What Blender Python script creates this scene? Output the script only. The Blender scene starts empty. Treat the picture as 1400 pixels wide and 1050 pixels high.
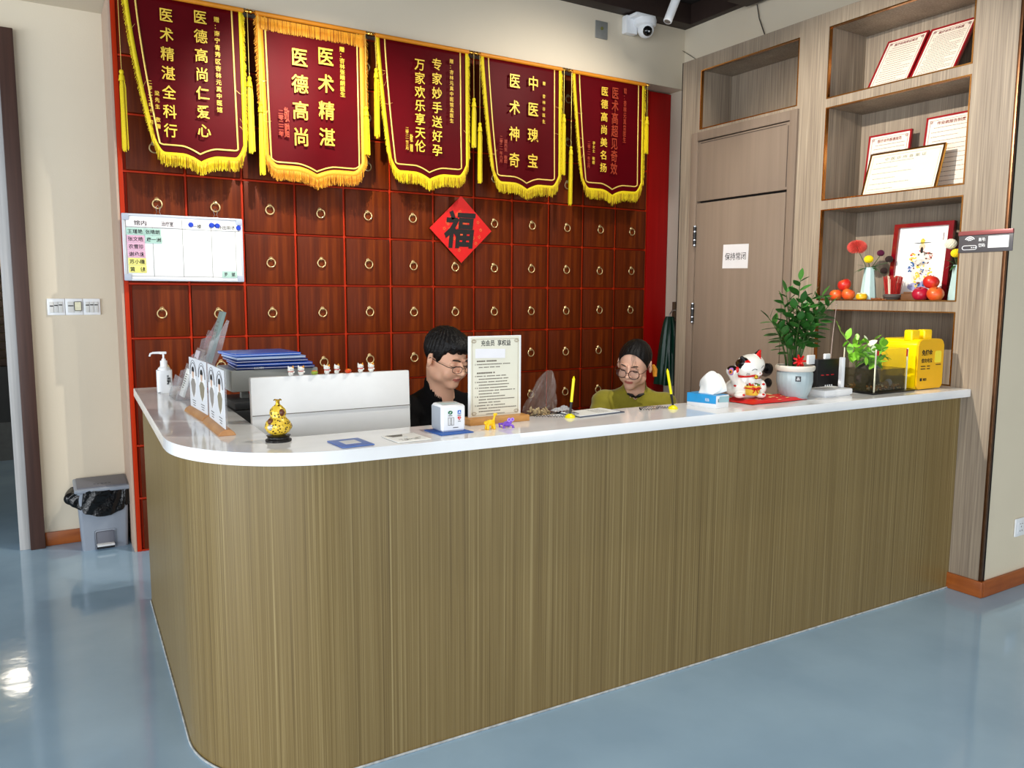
import bpy, bmesh, math, random
import numpy as np
from mathutils import Vector, Matrix, Euler
random.seed(7); rng = np.random.default_rng(3)
PI = math.pi
SC = bpy.context.scene; COL = SC.collection
V = Vector

# ------------------------------------------------------------------ camera, world, lights, exposure
cd = bpy.data.cameras.new('camera'); cam = bpy.data.objects.new('camera', cd); COL.objects.link(cam)
cd.sensor_fit = 'HORIZONTAL'; cd.sensor_width = 36.0; cd.lens = 1071.4 / 1400 * 36.0; cd.clip_start = .05; cd.clip_end = 100
yaw, pitch, roll = math.radians(31.174), math.radians(6.510), math.radians(.283)
fw = V((math.sin(yaw)*math.cos(pitch), math.cos(yaw)*math.cos(pitch), -math.sin(pitch)))
rt = V((math.cos(yaw), -math.sin(yaw), 0)); up = rt.cross(fw)
r2 = rt*math.cos(roll) + up*math.sin(roll); u2 = -rt*math.sin(roll) + up*math.cos(roll)
M = Matrix((r2, u2, -fw)).transposed().to_4x4(); M.translation = V((-.183, -5.021, 1.533)); cam.matrix_world = M
SC.camera = cam
W = bpy.data.worlds.new('world'); SC.world = W; W.use_nodes = True
W.node_tree.nodes['Background'].inputs[0].default_value = (.80, .88, 1.0, 1)
W.node_tree.nodes['Background'].inputs[1].default_value = .18
SC.view_settings.view_transform = 'Standard'; SC.view_settings.look = 'None'
SC.view_settings.gamma = 1.0; SC.view_settings.exposure = 0.16; SC.view_settings.use_curve_mapping = False

def lamp(name, kind, loc, target, power, color=(1, 1, 1), size=.1, angle=60, blend=.6, size_y=None):
    l = bpy.data.lights.new(name, kind); l.energy = power; l.color = color
    if kind == 'SPOT': l.spot_size = math.radians(angle); l.spot_blend = blend; l.shadow_soft_size = size
    elif kind == 'AREA':
        l.size = size
        if size_y: l.shape = 'RECTANGLE'; l.size_y = size_y
    else: l.shadow_soft_size = size
    o = bpy.data.objects.new(name, l); COL.objects.link(o); o.location = loc
    o.rotation_euler = (V(target) - V(loc)).to_track_quat('-Z', 'Y').to_euler()
    return o
WARM = (1, .88, .72); NEU = (1, .93, .82)
lamp('spot_light', 'SPOT', (1.13, -1.15, 3.12), (1.42, 0, 1.85), 130, NEU, .015, 108, .8)
lamp('spot_light', 'SPOT', (3.28, -1.45, 3.34), (3.0, 0, 2.0), 62, NEU, .015, 110, .7)
lamp('spot_light', 'SPOT', (1.1, -2.25, 3.15), (3.9, -2.2, 1.8), 380, NEU, .02, 60, .6)
lamp('spot_light', 'SPOT', (2.0, -3.1, 3.4), (1.8, -2.2, 1.0), 110, NEU, .03, 110, .8)
lamp('added_overhead_fill', 'AREA', (.6, -4.9, 3.5), (.9, -3.6, 0), 22, (1, .95, .88), 2.0)  # unseen area light added overhead to lift the room, no fixture there
lamp('window_daylight', 'AREA', (-5.2, -3.3, 1.5), (.2, -1.9, .5), 210, (.90, .95, 1), 3.6, size_y=2.4)
lamp('window_daylight', 'AREA', (-3.6, -8.0, 1.6), (.8, -2.8, .4), 230, (.92, .96, 1), 4.0, size_y=2.4)
lamp('window_daylight', 'AREA', (3.2, -9.2, 1.5), (3.6, -3, .6), 105, (.93, .96, 1), 4.5, size_y=2.4)

# ------------------------------------------------------------------ materials
def s2l(c): return tuple(((x/255)/12.92 if x/255 <= .04045 else ((x/255+.055)/1.055)**2.4) for x in c)
MATS = {}
def mat(name, c, rough=.5, metal=0, spec=.5, var=0, vscale=30, bump=0, bscale=60, trans=0, alpha=1, emit=None, estr=0, sheen=0, coat=0, ior=1.45, sub=0):
    if name in MATS: return MATS[name]
    m = bpy.data.materials.new(name); m.use_nodes = True; nt = m.node_tree; b = nt.nodes['Principled BSDF']; L = nt.links
    col = (*s2l(c), 1)
    b.inputs['Base Color'].default_value = col; b.inputs['Roughness'].default_value = rough; b.inputs['Metallic'].default_value = metal
    b.inputs['Specular IOR Level'].default_value = spec; b.inputs['Transmission Weight'].default_value = trans; b.inputs['IOR'].default_value = ior
    b.inputs['Alpha'].default_value = alpha; b.inputs['Coat Weight'].default_value = coat; b.inputs['Coat Roughness'].default_value = .08
    if sheen: b.inputs['Sheen Weight'].default_value = sheen
    if sub: b.inputs['Subsurface Weight'].default_value = sub; b.inputs['Subsurface Scale'].default_value = .01
    if emit: b.inputs['Emission Color'].default_value = (*s2l(emit), 1); b.inputs['Emission Strength'].default_value = estr
    tc = nt.nodes.new('ShaderNodeTexCoord')
    n = nt.nodes.new('ShaderNodeTexNoise'); n.inputs['Scale'].default_value = vscale; n.inputs['Detail'].default_value = 4
    L.new(tc.outputs['Object'], n.inputs['Vector'])
    mx = nt.nodes.new('ShaderNodeMix'); mx.data_type = 'RGBA'
    v = var if var else .03
    mx.inputs[6].default_value = tuple(x*(1-v) for x in col[:3]) + (1,); mx.inputs[7].default_value = tuple(min(1, x*(1+v)) for x in col[:3]) + (1,)
    L.new(n.outputs['Fac'], mx.inputs[0]); L.new(mx.outputs[2], b.inputs['Base Color'])
    if bump:
        n2 = nt.nodes.new('ShaderNodeTexNoise'); n2.inputs['Scale'].default_value = bscale; L.new(tc.outputs['Object'], n2.inputs['Vector'])
        bp = nt.nodes.new('ShaderNodeBump'); bp.inputs['Strength'].default_value = bump; bp.inputs['Distance'].default_value = .01
        L.new(n2.outputs['Fac'], bp.inputs['Height']); L.new(bp.outputs[0], b.inputs['Normal'])
    MATS[name] = m; return m

def grain(name, stops, scale=(90, 90, 1.5), rough=.45, bump=.08, second=(8, 8, .6), secamt=.5, spec=.4, coat=0, detail=5):
    """streaky wood veneer: noise stretched along one axis, ramped through the given sRGB colours"""
    if name in MATS: return MATS[name]
    m = bpy.data.materials.new(name); m.use_nodes = True; nt = m.node_tree; b = nt.nodes['Principled BSDF']; L = nt.links
    tc = nt.nodes.new('ShaderNodeTexCoord')
    def nz(sc, det):
        mp = nt.nodes.new('ShaderNodeMapping'); mp.inputs['Scale'].default_value = sc; L.new(tc.outputs['Object'], mp.inputs[0])
        n = nt.nodes.new('ShaderNodeTexNoise'); n.inputs['Scale'].default_value = 1; n.inputs['Detail'].default_value = det
        L.new(mp.outputs[0], n.inputs[0]); return n
    a = nz(scale, detail); c = nz(second, 3)
    mm = nt.nodes.new('ShaderNodeMix'); mm.inputs[0].default_value = secamt
    L.new(a.outputs['Fac'], mm.inputs[2]); L.new(c.outputs['Fac'], mm.inputs[3])
    cr = nt.nodes.new('ShaderNodeValToRGB'); e = cr.color_ramp.elements
    while len(e) < len(stops): e.new(.5)
    for k, (p, cc) in enumerate(stops): e[k].position = p; e[k].color = (*s2l(cc), 1)
    L.new(mm.outputs[0], cr.inputs[0]); L.new(cr.outputs[0], b.inputs['Base Color'])
    b.inputs['Roughness'].default_value = rough; b.inputs['Specular IOR Level'].default_value = spec; b.inputs['Coat Weight'].default_value = coat
    bp = nt.nodes.new('ShaderNodeBump'); bp.inputs['Strength'].default_value = bump; bp.inputs['Distance'].default_value = .004
    L.new(a.outputs['Fac'], bp.inputs['Height']); L.new(bp.outputs[0], b.inputs['Normal'])
    MATS[name] = m; return m

CREAM = mat('cream_wall_paint', (218, 206, 184), .75, var=.05, vscale=1.5, bump=.05, bscale=90)
CREAM2 = mat('warm_wall_paint', (226, 214, 188), .7, var=.05, vscale=2, bump=.05, bscale=90)
COUNTER = grain('counter_veneer', [(.30, (92, 73, 38)), (.46, (120, 99, 56)), (.56, (132, 111, 67)), (.74, (172, 153, 106))], (420, 420, .9), .42, .1, (110, 110, .35), .35, .5, 0, 3)
PANEL = grain('grey_oak_veneer', [(.3, (112, 99, 84)), (.48, (143, 128, 111)), (.58, (156, 141, 122)), (.72, (182, 168, 148))], (110, 110, 2.2), .5, .1, (9, 9, .5), .35)
DRAWER = grain('lacquered_drawer_wood', [(.3, (62, 20, 4)), (.5, (92, 33, 6)), (.7, (132, 58, 12))], (35, 35, 2.0), .42, .03, (5, 5, .8), .5, .16, .0)
REDFR = mat('red_lacquer_frame', (186, 46, 10), .45, var=.1, vscale=10, spec=.2)
REDP = grain('dark_red_board', [(.3, (140, 4, 4)), (.7, (168, 10, 8))], (40, 40, 1), .45, .03, spec=.2)
BRASS = mat('aged_brass', (232, 206, 150), .35, .8, var=.1)
GOLD = mat('gold_edge_trim', (190, 132, 70), .22, 1, var=.08)
GOLDT = mat('gold_lettering', (250, 206, 70), .45, .1, var=.15, vscale=60)
DIMT = mat('faded_red_gold_lettering', (170, 62, 34), .5, .1)
VELVET = mat('maroon_velvet', (84, 0, 8), .5, var=.35, vscale=3, bump=.15, bscale=8, spec=.12)
FRINGE = mat('yellow_fringe', (240, 208, 20), .6, var=.25, vscale=180)
FRINGO = mat('orange_gold_fringe', (232, 160, 38), .6, var=.25, vscale=180)
ORANGE = mat('orange_pole_cloth', (222, 138, 30), .5, var=.1)
GBALL = mat('gilded_finial', (225, 165, 70), .15, 1)
STONE = grain('white_quartz', [(.3, (222, 222, 222)), (.5, (240, 240, 239)), (.7, (252, 252, 252))], (3, 8, 3), .08, 0, (1.5, 2.5, 1), .5, .5)
WHITE = mat('white_plastic', (238, 240, 242), .3)
WPAPER = mat('white_paper', (244, 244, 240), .7)
IVORY = mat('ivory_certificate_paper', (238, 232, 208), .6)
BLACK = mat('black_plastic', (18, 18, 20), .35)
INK = mat('black_ink', (25, 22, 22), .7)
GREYINK = mat('grey_ink', (120, 116, 108), .7)
REDINK = mat('dark_red_ink', (120, 30, 26), .7)
STEEL = mat('brushed_steel', (190, 192, 196), .3, 1)
ALU = mat('grey_corner_plastic', (178, 186, 202), .4)
DOORM = grain('taupe_door_paint', [(.3, (118, 102, 88)), (.7, (134, 117, 102))], (30, 30, 1), .5, .02)
DARKGAP = mat('dark_gap', (16, 14, 13), .8)
GREYBIN = mat('grey_bin_plastic', (140, 148, 160), .4)
GREYBIN2 = mat('dark_grey_bin_lid_plastic', (104, 106, 116), .45)
BAGBLK = mat('black_bin_liner', (10, 10, 12), .22, bump=.5, bscale=35)
BASEW = grain('orange_brown_skirting', [(.3, (128, 62, 22)), (.7, (172, 94, 38))], (4, 4, 40), .35, .03)
DKWOOD = grain('dark_brown_frame_wood', [(.3, (52, 32, 26)), (.7, (82, 54, 44))], (60, 60, 2), .45, .05)
SKIN = mat('skin', (232, 180, 150), .5, var=.06, vscale=25, sub=.08)
SKINW = mat('fair_skin', (232, 184, 158), .5, var=.05, vscale=25, sub=.08)
LIP = mat('lips', (188, 108, 96), .45)
HAIR = mat('black_hair', (12, 9, 9), .48, spec=.3, var=.4, vscale=120, bump=.4, bscale=140)
EYEW = mat('eye_white', (225, 222, 216), .3); IRIS = mat('dark_iris', (30, 18, 12), .2)
REDT = mat('bright_red', (214, 22, 20), .45, var=.08)
GREEN = mat('leaf_green', (44, 92, 34), .35, var=.45, vscale=14)
GREEN2 = mat('light_leaf_green', (124, 186, 52), .4, var=.3, vscale=30)
STEM = mat('stem_green', (58, 84, 34), .5)
SOIL = mat('dark_soil', (46, 34, 24), .9, var=.4, vscale=120, bump=.6, bscale=120)
def glassmat(name, c=(235, 245, 240), a=.12, rough=.03):
    if name in MATS: return MATS[name]
    m = bpy.data.materials.new(name); m.use_nodes = True; nt = m.node_tree; nt.nodes.clear(); L = nt.links
    o = nt.nodes.new('ShaderNodeOutputMaterial'); mx = nt.nodes.new('ShaderNodeMixShader')
    t = nt.nodes.new('ShaderNodeBsdfTransparent'); g = nt.nodes.new('ShaderNodeBsdfPrincipled')
    g.inputs['Base Color'].default_value = (*s2l(c), 1); g.inputs['Roughness'].default_value = rough; g.inputs['Specular IOR Level'].default_value = .8
    n = nt.nodes.new('ShaderNodeTexNoise'); n.inputs['Scale'].default_value = 3
    mt = nt.nodes.new('ShaderNodeMath'); mt.operation = 'MULTIPLY_ADD'; mt.inputs[1].default_value = a*.3; mt.inputs[2].default_value = a*.85
    L.new(n.outputs['Fac'], mt.inputs[0]); L.new(mt.outputs[0], mx.inputs[0])
    L.new(t.outputs[0], mx.inputs[1]); L.new(g.outputs[0], mx.inputs[2]); L.new(mx.outputs[0], o.inputs[0])
    MATS[name] = m; return m
GLASS = glassmat('clear_glass', (60, 66, 60), .10); ACRYL = glassmat('clear_acrylic', (190, 194, 200), .20); LENS = glassmat('spectacle_lens', (120, 124, 130), .05)
WATER = glassmat('murky_water', (52, 44, 14), .55)

# floor material: blue grey epoxy
def floor_mat():
    m = bpy.data.materials.new('blue_grey_epoxy'); m.use_nodes = True; nt = m.node_tree; b = nt.nodes['Principled BSDF']; L = nt.links
    tc = nt.nodes.new('ShaderNodeTexCoord'); n = nt.nodes.new('ShaderNodeTexNoise'); n.inputs['Scale'].default_value = 1.6; n.inputs['Detail'].default_value = 6
    L.new(tc.outputs['Object'], n.inputs[0]); cr = nt.nodes.new('ShaderNodeValToRGB')
    cr.color_ramp.elements[0].position = .35; cr.color_ramp.elements[0].color = (*s2l((146, 176, 200)), 1)
    cr.color_ramp.elements[1].position = .7; cr.color_ramp.elements[1].color = (*s2l((164, 194, 216)), 1)
    L.new(n.outputs['Fac'], cr.inputs[0]); L.new(cr.outputs[0], b.inputs['Base Color'])
    b.inputs['Roughness'].default_value = .09; b.inputs['Specular IOR Level'].default_value = .6
    n2 = nt.nodes.new('ShaderNodeTexNoise'); n2.inputs['Scale'].default_value = 9; n2.inputs['Detail'].default_value = 3
    L.new(tc.outputs['Object'], n2.inputs[0]); bp = nt.nodes.new('ShaderNodeBump'); bp.inputs['Strength'].default_value = .10; bp.inputs['Distance'].default_value = .01
    L.new(n2.outputs['Fac'], bp.inputs['Height']); L.new(bp.outputs[0], b.inputs['Normal'])
    return m
FLOOR = floor_mat()

# ------------------------------------------------------------------ mesh helpers
def rotm(d):
    """matrix whose z axis is d"""
    return V(d).normalized().to_track_quat('Z', 'Y').to_matrix().to_4x4()
class MB:
    def __init__(s): s.bm = bmesh.new()
    def _fin(s, geom_faces, mi):
        for f in geom_faces: f.material_index = mi
    def box(s, c, d, bev=0, R=None, mi=0, seg=2):
        b = bmesh.new(); bmesh.ops.create_cube(b, size=1)
        bmesh.ops.scale(b, vec=V(d), verts=b.verts)
        if bev: bmesh.ops.bevel(b, geom=b.edges[:] , offset=bev, segments=seg, profile=.6, affect='EDGES')
        T = Matrix.Translation(V(c)) @ (R.to_4x4() if R else Matrix())
        return s.merge(b, T, mi)
    def bb(s, lo, hi, bev=0, mi=0):
        lo, hi = V(lo), V(hi); return s.box((lo+hi)/2, hi-lo, bev, None, mi)
    def merge(s, b, T=Matrix(), mi=None):
        bmesh.ops.transform(b, matrix=T, verts=b.verts)
        m = bpy.data.meshes.new('tmp'); 
        if mi is not None:
            for f in b.faces: f.material_index = mi
        b.to_mesh(m); b.free(); s.bm.from_mesh(m); bpy.data.meshes.remove(m); return s
    def cyl(s, p0, p1, r0, r1=None, seg=16, mi=0, bev=0):
        r1 = r0 if r1 is None else r1; p0, p1 = V(p0), V(p1); b = bmesh.new()
        bmesh.ops.create_cone(b, cap_ends=True, segments=seg, radius1=r0, radius2=r1, depth=(p1-p0).length)
        if bev: bmesh.ops.bevel(b, geom=[e for e in b.edges if len(e.link_faces) == 2 and any(len(f.verts) > 4 for f in e.link_faces)], offset=bev, segments=2, affect='EDGES')
        return s.merge(b, Matrix.Translation((p0+p1)/2) @ rotm(p1-p0), mi)
    def ell(s, c, r, R=None, mi=0, u=20, v=12):
        b = bmesh.new(); bmesh.ops.create_uvsphere(b, u_segments=u, v_segments=v, radius=1)
        r = V((r, r, r)) if isinstance(r, (int, float)) else V(r)
        bmesh.ops.scale(b, vec=r, verts=b.verts)
        return s.merge(b, Matrix.Translation(V(c)) @ (R.to_4x4() if R else Matrix()), mi)
    def lathe(s, prof, c=(0, 0, 0), seg=28, mi=0, R=None, flute=0, nfl=12):
        b = bmesh.new(); rings = []
        for r, z in prof:
            if r < 1e-5: rings.append([b.verts.new((0, 0, z))]); continue
            ring = []
            for k in range(seg):
                a = 2*PI*k/seg; rr = r*(1 + flute*abs(math.cos(nfl*a/2)))
                ring.append(b.verts.new((rr*math.cos(a), rr*math.sin(a), z)))
            rings.append(ring)
        for A, Bq in zip(rings, rings[1:]):
            n = max(len(A), len(Bq))
            for k in range(n):
                k2 = (k+1) % n
                q = ([A[k % len(A)]] + ([A[k2]] if len(A) > 1 else []) + ([Bq[k2]] if len(Bq) > 1 else []) + [Bq[k % len(Bq)]])
                if len(set(q)) >= 3:
                    try: b.faces.new(q)
                    except ValueError: pass
        return s.merge(b, Matrix.Translation(V(c)) @ (R.to_4x4() if R else Matrix()), mi)
    def tube(s, pts, r, seg=8, mi=0, closed=False):
        pts = [V(p) for p in pts]; n = len(pts); b = bmesh.new(); rings = []
        prev = None
        for k, p in enumerate(pts):
            if closed: t = (pts[(k+1) % n] - pts[k-1]).normalized()
            else: t = (pts[min(k+1, n-1)] - pts[max(k-1, 0)]).normalized()
            if prev is None: prev = t.orthogonal().normalized()
            x = (prev - t*prev.dot(t)).normalized(); y = t.cross(x); prev = x
            rr = r[k] if isinstance(r, (list, tuple)) else r
            rings.append([b.verts.new(p + (x*math.cos(2*PI*a/seg) + y*math.sin(2*PI*a/seg))*rr) for a in range(seg)])
        m = n if closed else n-1
        for k in range(m):
            A, Bq = rings[k], rings[(k+1) % n]
            for a in range(seg): b.faces.new((A[a], A[(a+1) % seg], Bq[(a+1) % seg], Bq[a]))
        if not closed: b.faces.new(rings[0][::-1]); b.faces.new(rings[-1])
        return s.merge(b, Matrix(), mi)
    def prism(s, pts, t, M4=None, mi=0, bev=0):
        """2D polygon extruded from z=0 to z=t, placed by matrix"""
        b = bmesh.new(); lo = [b.verts.new((x, y, 0)) for x, y in pts]; hi = [b.verts.new((x, y, t)) for x, y in pts]
        b.faces.new(lo[::-1]); b.faces.new(hi); n = len(pts)
        for k in range(n): b.faces.new((lo[k], lo[(k+1) % n], hi[(k+1) % n], hi[k]))
        if bev: bmesh.ops.bevel(b, geom=[e for e in b.edges if all(len(f.verts) == n or True for f in e.link_faces)], offset=bev, segments=1, affect='EDGES')
        return s.merge(b, M4 or Matrix(), mi)
    def grid(s, fn, nu, nv, mi=0):
        b = bmesh.new(); vs = [[b.verts.new(fn(i/nu, j/nv)) for j in range(nv+1)] for i in range(nu+1)]
        for i in range(nu):
            for j in range(nv): b.faces.new((vs[i][j], vs[i+1][j], vs[i+1][j+1], vs[i][j+1]))
        return s.merge(b, Matrix(), mi)
    def text(s, body, M4, w=None, h=None, mi=0, bold=0.0, depth=.0006, space=1.0, res=2, shear=0):
        m = text_mesh(body, bold, space, res, shear); b = bmesh.new(); b.from_mesh(m); bpy.data.meshes.remove(m)
        if not b.verts: return s
        xs = [v.co.x for v in b.verts]; ys = [v.co.y for v in b.verts]
        W0, H0 = max(xs)-min(xs), max(ys)-min(ys); cx, cy = (max(xs)+min(xs))/2, (max(ys)+min(ys))/2
        sx = w/W0 if w else h/H0; sy = h/H0 if h else sx
        for v in b.verts: v.co = ((v.co.x-cx)*sx, (v.co.y-cy)*sy, depth*(1 if v.co.z > 0 else 0))
        return s.merge(b, M4, mi)
    def build(s, name, mats, parent=None, smooth=35, loc=None):
        me = bpy.data.meshes.new(name); bmesh.ops.recalc_face_normals(s.bm, faces=s.bm.faces) if s.bm.faces else None
        s.bm.to_mesh(me); s.bm.free()
        for m in (mats if isinstance(mats, (list, tuple)) else [mats]): me.materials.append(m)
        if smooth: me.shade_smooth(); me.set_sharp_from_angle(angle=math.radians(smooth))
        o = bpy.data.objects.new(name, me); COL.objects.link(o)
        if parent: o.parent = parent
        if loc is not None: o.location = loc
        return o
def text_mesh(body, bold=0, space=1.0, res=2, shear=0):
    c = bpy.data.curves.new('t', 'FONT'); c.body = body; c.size = 1; c.resolution_u = res; c.offset = bold; c.extrude = .01
    c.align_x = 'CENTER'; c.space_line = space; c.shear = shear
    o = bpy.data.objects.new('t', c); COL.objects.link(o)
    bpy.context.view_layer.update()
    dg = bpy.context.evaluated_depsgraph_get(); m = bpy.data.meshes.new_from_object(o.evaluated_get(dg))
    bpy.data.objects.remove(o); bpy.data.curves.remove(c); return m
def frame(o, x, y, z):
    m = Matrix((V(x), V(y), V(z))).transposed().to_4x4(); m.translation = V(o); return m
def FY(x, y, z): return frame((x, y, z), (1, 0, 0), (0, 0, 1), (0, -1, 0))      # faces the camera side (-Y)
def FX(x, y, z): return frame((x, y, z), (0, -1, 0), (0, 0, 1), (-1, 0, 0))     # faces -X
def FZ(x, y, z, a=0): return frame((x, y, z), (math.cos(a), math.sin(a), 0), (-math.sin(a), math.cos(a), 0), (0, 0, 1))
def tag(o, label=None, cat=None, group=None, kind=None):
    if label: o['label'] = label
    if cat: o['category'] = cat
    if group: o['group'] = group
    if kind: o['kind'] = kind
    return o
def thing(name, label, cat, loc=(0, 0, 0), rz=0, group=None):
    o = bpy.data.objects.new(name, None); COL.objects.link(o); o.location = loc; o.rotation_euler = (0, 0, rz); o.empty_display_size = .05
    return tag(o, label, cat, group)
def struct(o): o['kind'] = 'structure'; return o
def inst(src, name, parent, loc=(0, 0, 0), rot=None, scale=None):
    o = bpy.data.objects.new(name, src.data); COL.objects.link(o); o.parent = parent; o.location = loc
    if rot is not None: o.rotation_euler = rot
    if scale is not None: o.scale = scale
    return o

# ---- signed distance modelling (numpy) turned into a mesh by surface nets
def smin(a, b, k): h = np.clip(.5 + .5*(b-a)/k, 0, 1); return b*(1-h) + a*h - k*h*(1-h)
def smax(a, b, k): return -smin(-a, -b, k)
def sE(P, c, r, R=None):
    q = P - np.array(c)
    if R is not None: q = q @ np.array(R)          # rows * R == R^T * v
    r = np.array(r); k0 = np.linalg.norm(q/r, axis=-1); k1 = np.linalg.norm(q/(r*r), axis=-1); return k0*(k0-1)/np.maximum(k1, 1e-9)
def sC(P, a, b, ra, rb=None):
    rb = ra if rb is None else rb; a, b = np.array(a, float), np.array(b, float); d = b-a
    t = np.clip(((P-a) @ d)/(d @ d), 0, 1); return np.linalg.norm(P - a - t[..., None]*d, axis=-1) - (ra + (rb-ra)*t)
def surfnet(f, lo, hi, h):
    ax = [np.arange(l, u+h, h) for l, u in zip(lo, hi)]
    G = np.stack(np.meshgrid(*ax, indexing='ij'), -1).astype(np.float64); F = f(G)
    n = np.array(F.shape) - 1
    acc = np.zeros((*n, 3)); cnt = np.zeros(n)
    corners = [(i, j, k) for i in (0, 1) for j in (0, 1) for k in (0, 1)]
    def sub(A, o): return A[o[0]:o[0]+n[0], o[1]:o[1]+n[1], o[2]:o[2]+n[2]]
    for a in corners:
        for d in range(3):
            if a[d]: continue
            b = list(a); b[d] = 1; Fa, Fb = sub(F, a), sub(F, b)
            m = (Fa < 0) != (Fb < 0); t = np.where(m, Fa/np.where(m, Fa-Fb, 1), 0)
            p = sub(G, a) + t[..., None]*(sub(G, b)-sub(G, a)); acc += p*m[..., None]; cnt += m
    act = cnt > 0; idx = -np.ones(n, int); idx[act] = np.arange(act.sum()); vs = acc[act]/cnt[act][:, None]
    faces = []
    for d in range(3):
        e1, e2 = [k for k in range(3) if k != d]
        sl = [slice(0, n[0]+1)]*3; A = [slice(1, n[k]) for k in range(3)]; A[d] = slice(0, n[d]); Bs = list(A); Bs[d] = slice(1, n[d]+1)
        Fa, Fb = F[tuple(A)], F[tuple(Bs)]; m = np.argwhere((Fa < 0) != (Fb < 0)); neg = (Fa < 0)[tuple(m.T)]
        m = m + np.array([0 if k == d else 1 for k in range(3)])
        def I(o1, o2):
            q = m.copy(); q[:, e1] -= o1; q[:, e2] -= o2; return idx[tuple(q.T)]
        q = np.stack([I(0, 0), I(1, 0), I(1, 1), I(0, 1)], 1)
        flip = neg if d != 1 else ~neg
        q[~flip] = q[~flip][:, ::-1]; faces.append(q)
    return vs, np.concatenate(faces)
def sdf_obj(name, f, lo, hi, h, mats, parent, midx=None, loc=None, smooth_iter=0):
    vs, fs = surfnet(f, lo, hi, h)
    me = bpy.data.meshes.new(name); me.from_pydata(vs.tolist(), [], fs.tolist())
    for m in (mats if isinstance(mats, (list, tuple)) else [mats]): me.materials.append(m)
    if midx is not None:
        c = vs[fs].mean(1); me.polygons.foreach_set('material_index', midx(c).astype(np.int32))
    b = bmesh.new(); b.from_mesh(me); bmesh.ops.recalc_face_normals(b, faces=b.faces)
    for _ in range(smooth_iter): bmesh.ops.smooth_vert(b, verts=b.verts, factor=.5, use_axis_x=True, use_axis_y=True, use_axis_z=True)
    b.to_mesh(me); b.free(); me.shade_smooth()
    o = bpy.data.objects.new(name, me); COL.objects.link(o)
    if parent: o.parent = parent
    if loc is not None: o.location = loc
    return o
def rnd(a, b): return a + (b-a)*random.random()

# ================================================================== THE SETTING
XR = 3.882; X0 = .2846; DW = .32; DH = .316; ZT = 3.162; SOF = 3.172
m = MB(); m.bb((-7, -10, -.1), (9, 7.2, 0)); struct(m.build('floor', FLOOR))
m = MB(); m.bb((-7, -10, 3.80), (9, 7.2, 3.9)); ce = struct(m.build('ceiling', mat('dark_ceiling_board', (60, 52, 48), .8, var=.3)))
PLK = mat('grey_green_ceiling_plank', (150, 156, 146), .7, var=.4, vscale=12); JOI = mat('black_brown_joist', (46, 32, 27), .6, var=.3)
m = MB(); m.box((0, 0, 0), (.11, 7.0, .018), .003); pk = m.build('plank', PLK, ce, loc=(4.22, -3.9, 3.785))
for k in range(1, 26): inst(pk, 'plank', ce, (4.22-.15*k, -3.9, 3.785))
m = MB(); m.box((0, 0, 0), (9.4, .07, .07), .004); jo = m.build('joist', JOI, ce, loc=(-.35, -1.15, 3.745))
for k in range(1, 9): inst(jo, 'joist', ce, (-.35, -1.15-.62*k, 3.745))
m = MB(); m.bb((-6.9, -.27, 3.63), (4.36, -.15, 3.78), .004); m.build('joist', JOI, ce)
m = MB(); m.bb((4.30, -3.0, 3.63), (4.36, -.27, 3.78), .004); m.build('joist', JOI, ce)
# back wall: recessed left part, the beam that the banners hang on, the wall behind the drawers
m = MB(); m.bb((-.215, .40, 0), (.262, .46, SOF)); m.bb((-.215, .46, 0), (4.5, .52, SOF)); m.bb((-7, -.15, SOF), (4.36, .52, 3.80))
m.bb((-7, .40, 0), (-1.45, .52, SOF)); m.bb((-1.45, .40, 2.9), (-.215, .52, SOF))
struct(m.build('wall_back', CREAM))
m = MB(); m.bb((4.36, -3.0, 0), (4.46, .52, 3.80)); struct(m.build('wall_side', CREAM))
m = MB(); m.bb((XR+.02, -2.95, 0), (8.6, -2.85, 3.80)); struct(m.build('wall_front', CREAM2))
m = MB(); m.bb((8.5, -9.9, 0), (8.6, -2.95, 3.8)); struct(m.build('wall_far_right', CREAM2))
# baseboards
def skirting(nm, lo, hi): m = MB(); m.bb(lo, hi, .006); return struct(m.build(nm, BASEW))
skirting('baseboard_left', (-.212, .384, 0), (.255, .40, .085))
skirting('baseboard_right', (XR-.016, -2.966, 0), (XR+.001, -2.765, .085))
skirting('baseboard_front', (XR+.0, -2.968, 0), (8.5, -2.951, .085))
# right wall: oak panelling with niches (boxes round the openings)
m = MB()
def pb(y0, y1, z0, z1, x0=XR, x1=XR+.36): m.bb((x0, y0, z0), (x1, y1, z1))
pb(-.776, -.65, 0, 3.187); pb(-1.685, -.776, 3.095, 3.187); pb(-.836, -.776, 2.672, 3.095); pb(-1.685, -1.667, 2.672, 3.095)
pb(-1.667, -.836, 2.674, 2.692); pb(-1.667, -.836, 2.692, 3.095, XR+.30, XR+.36); pb(-1.877, -1.685, 0, 3.187)
for z0, z1 in ((3.10, 3.187), (2.64, 2.69), (2.047, 2.10), (1.455, 1.508), (0, .98)): pb(-2.727, -1.877, z0, z1)
pb(-2.727, -1.877, .98, 3.1, XR+.345, XR+.36); pb(-2.95, -2.727, 0, 3.187)
wr = struct(m.build('wall_right', PANEL, smooth=0))
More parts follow.
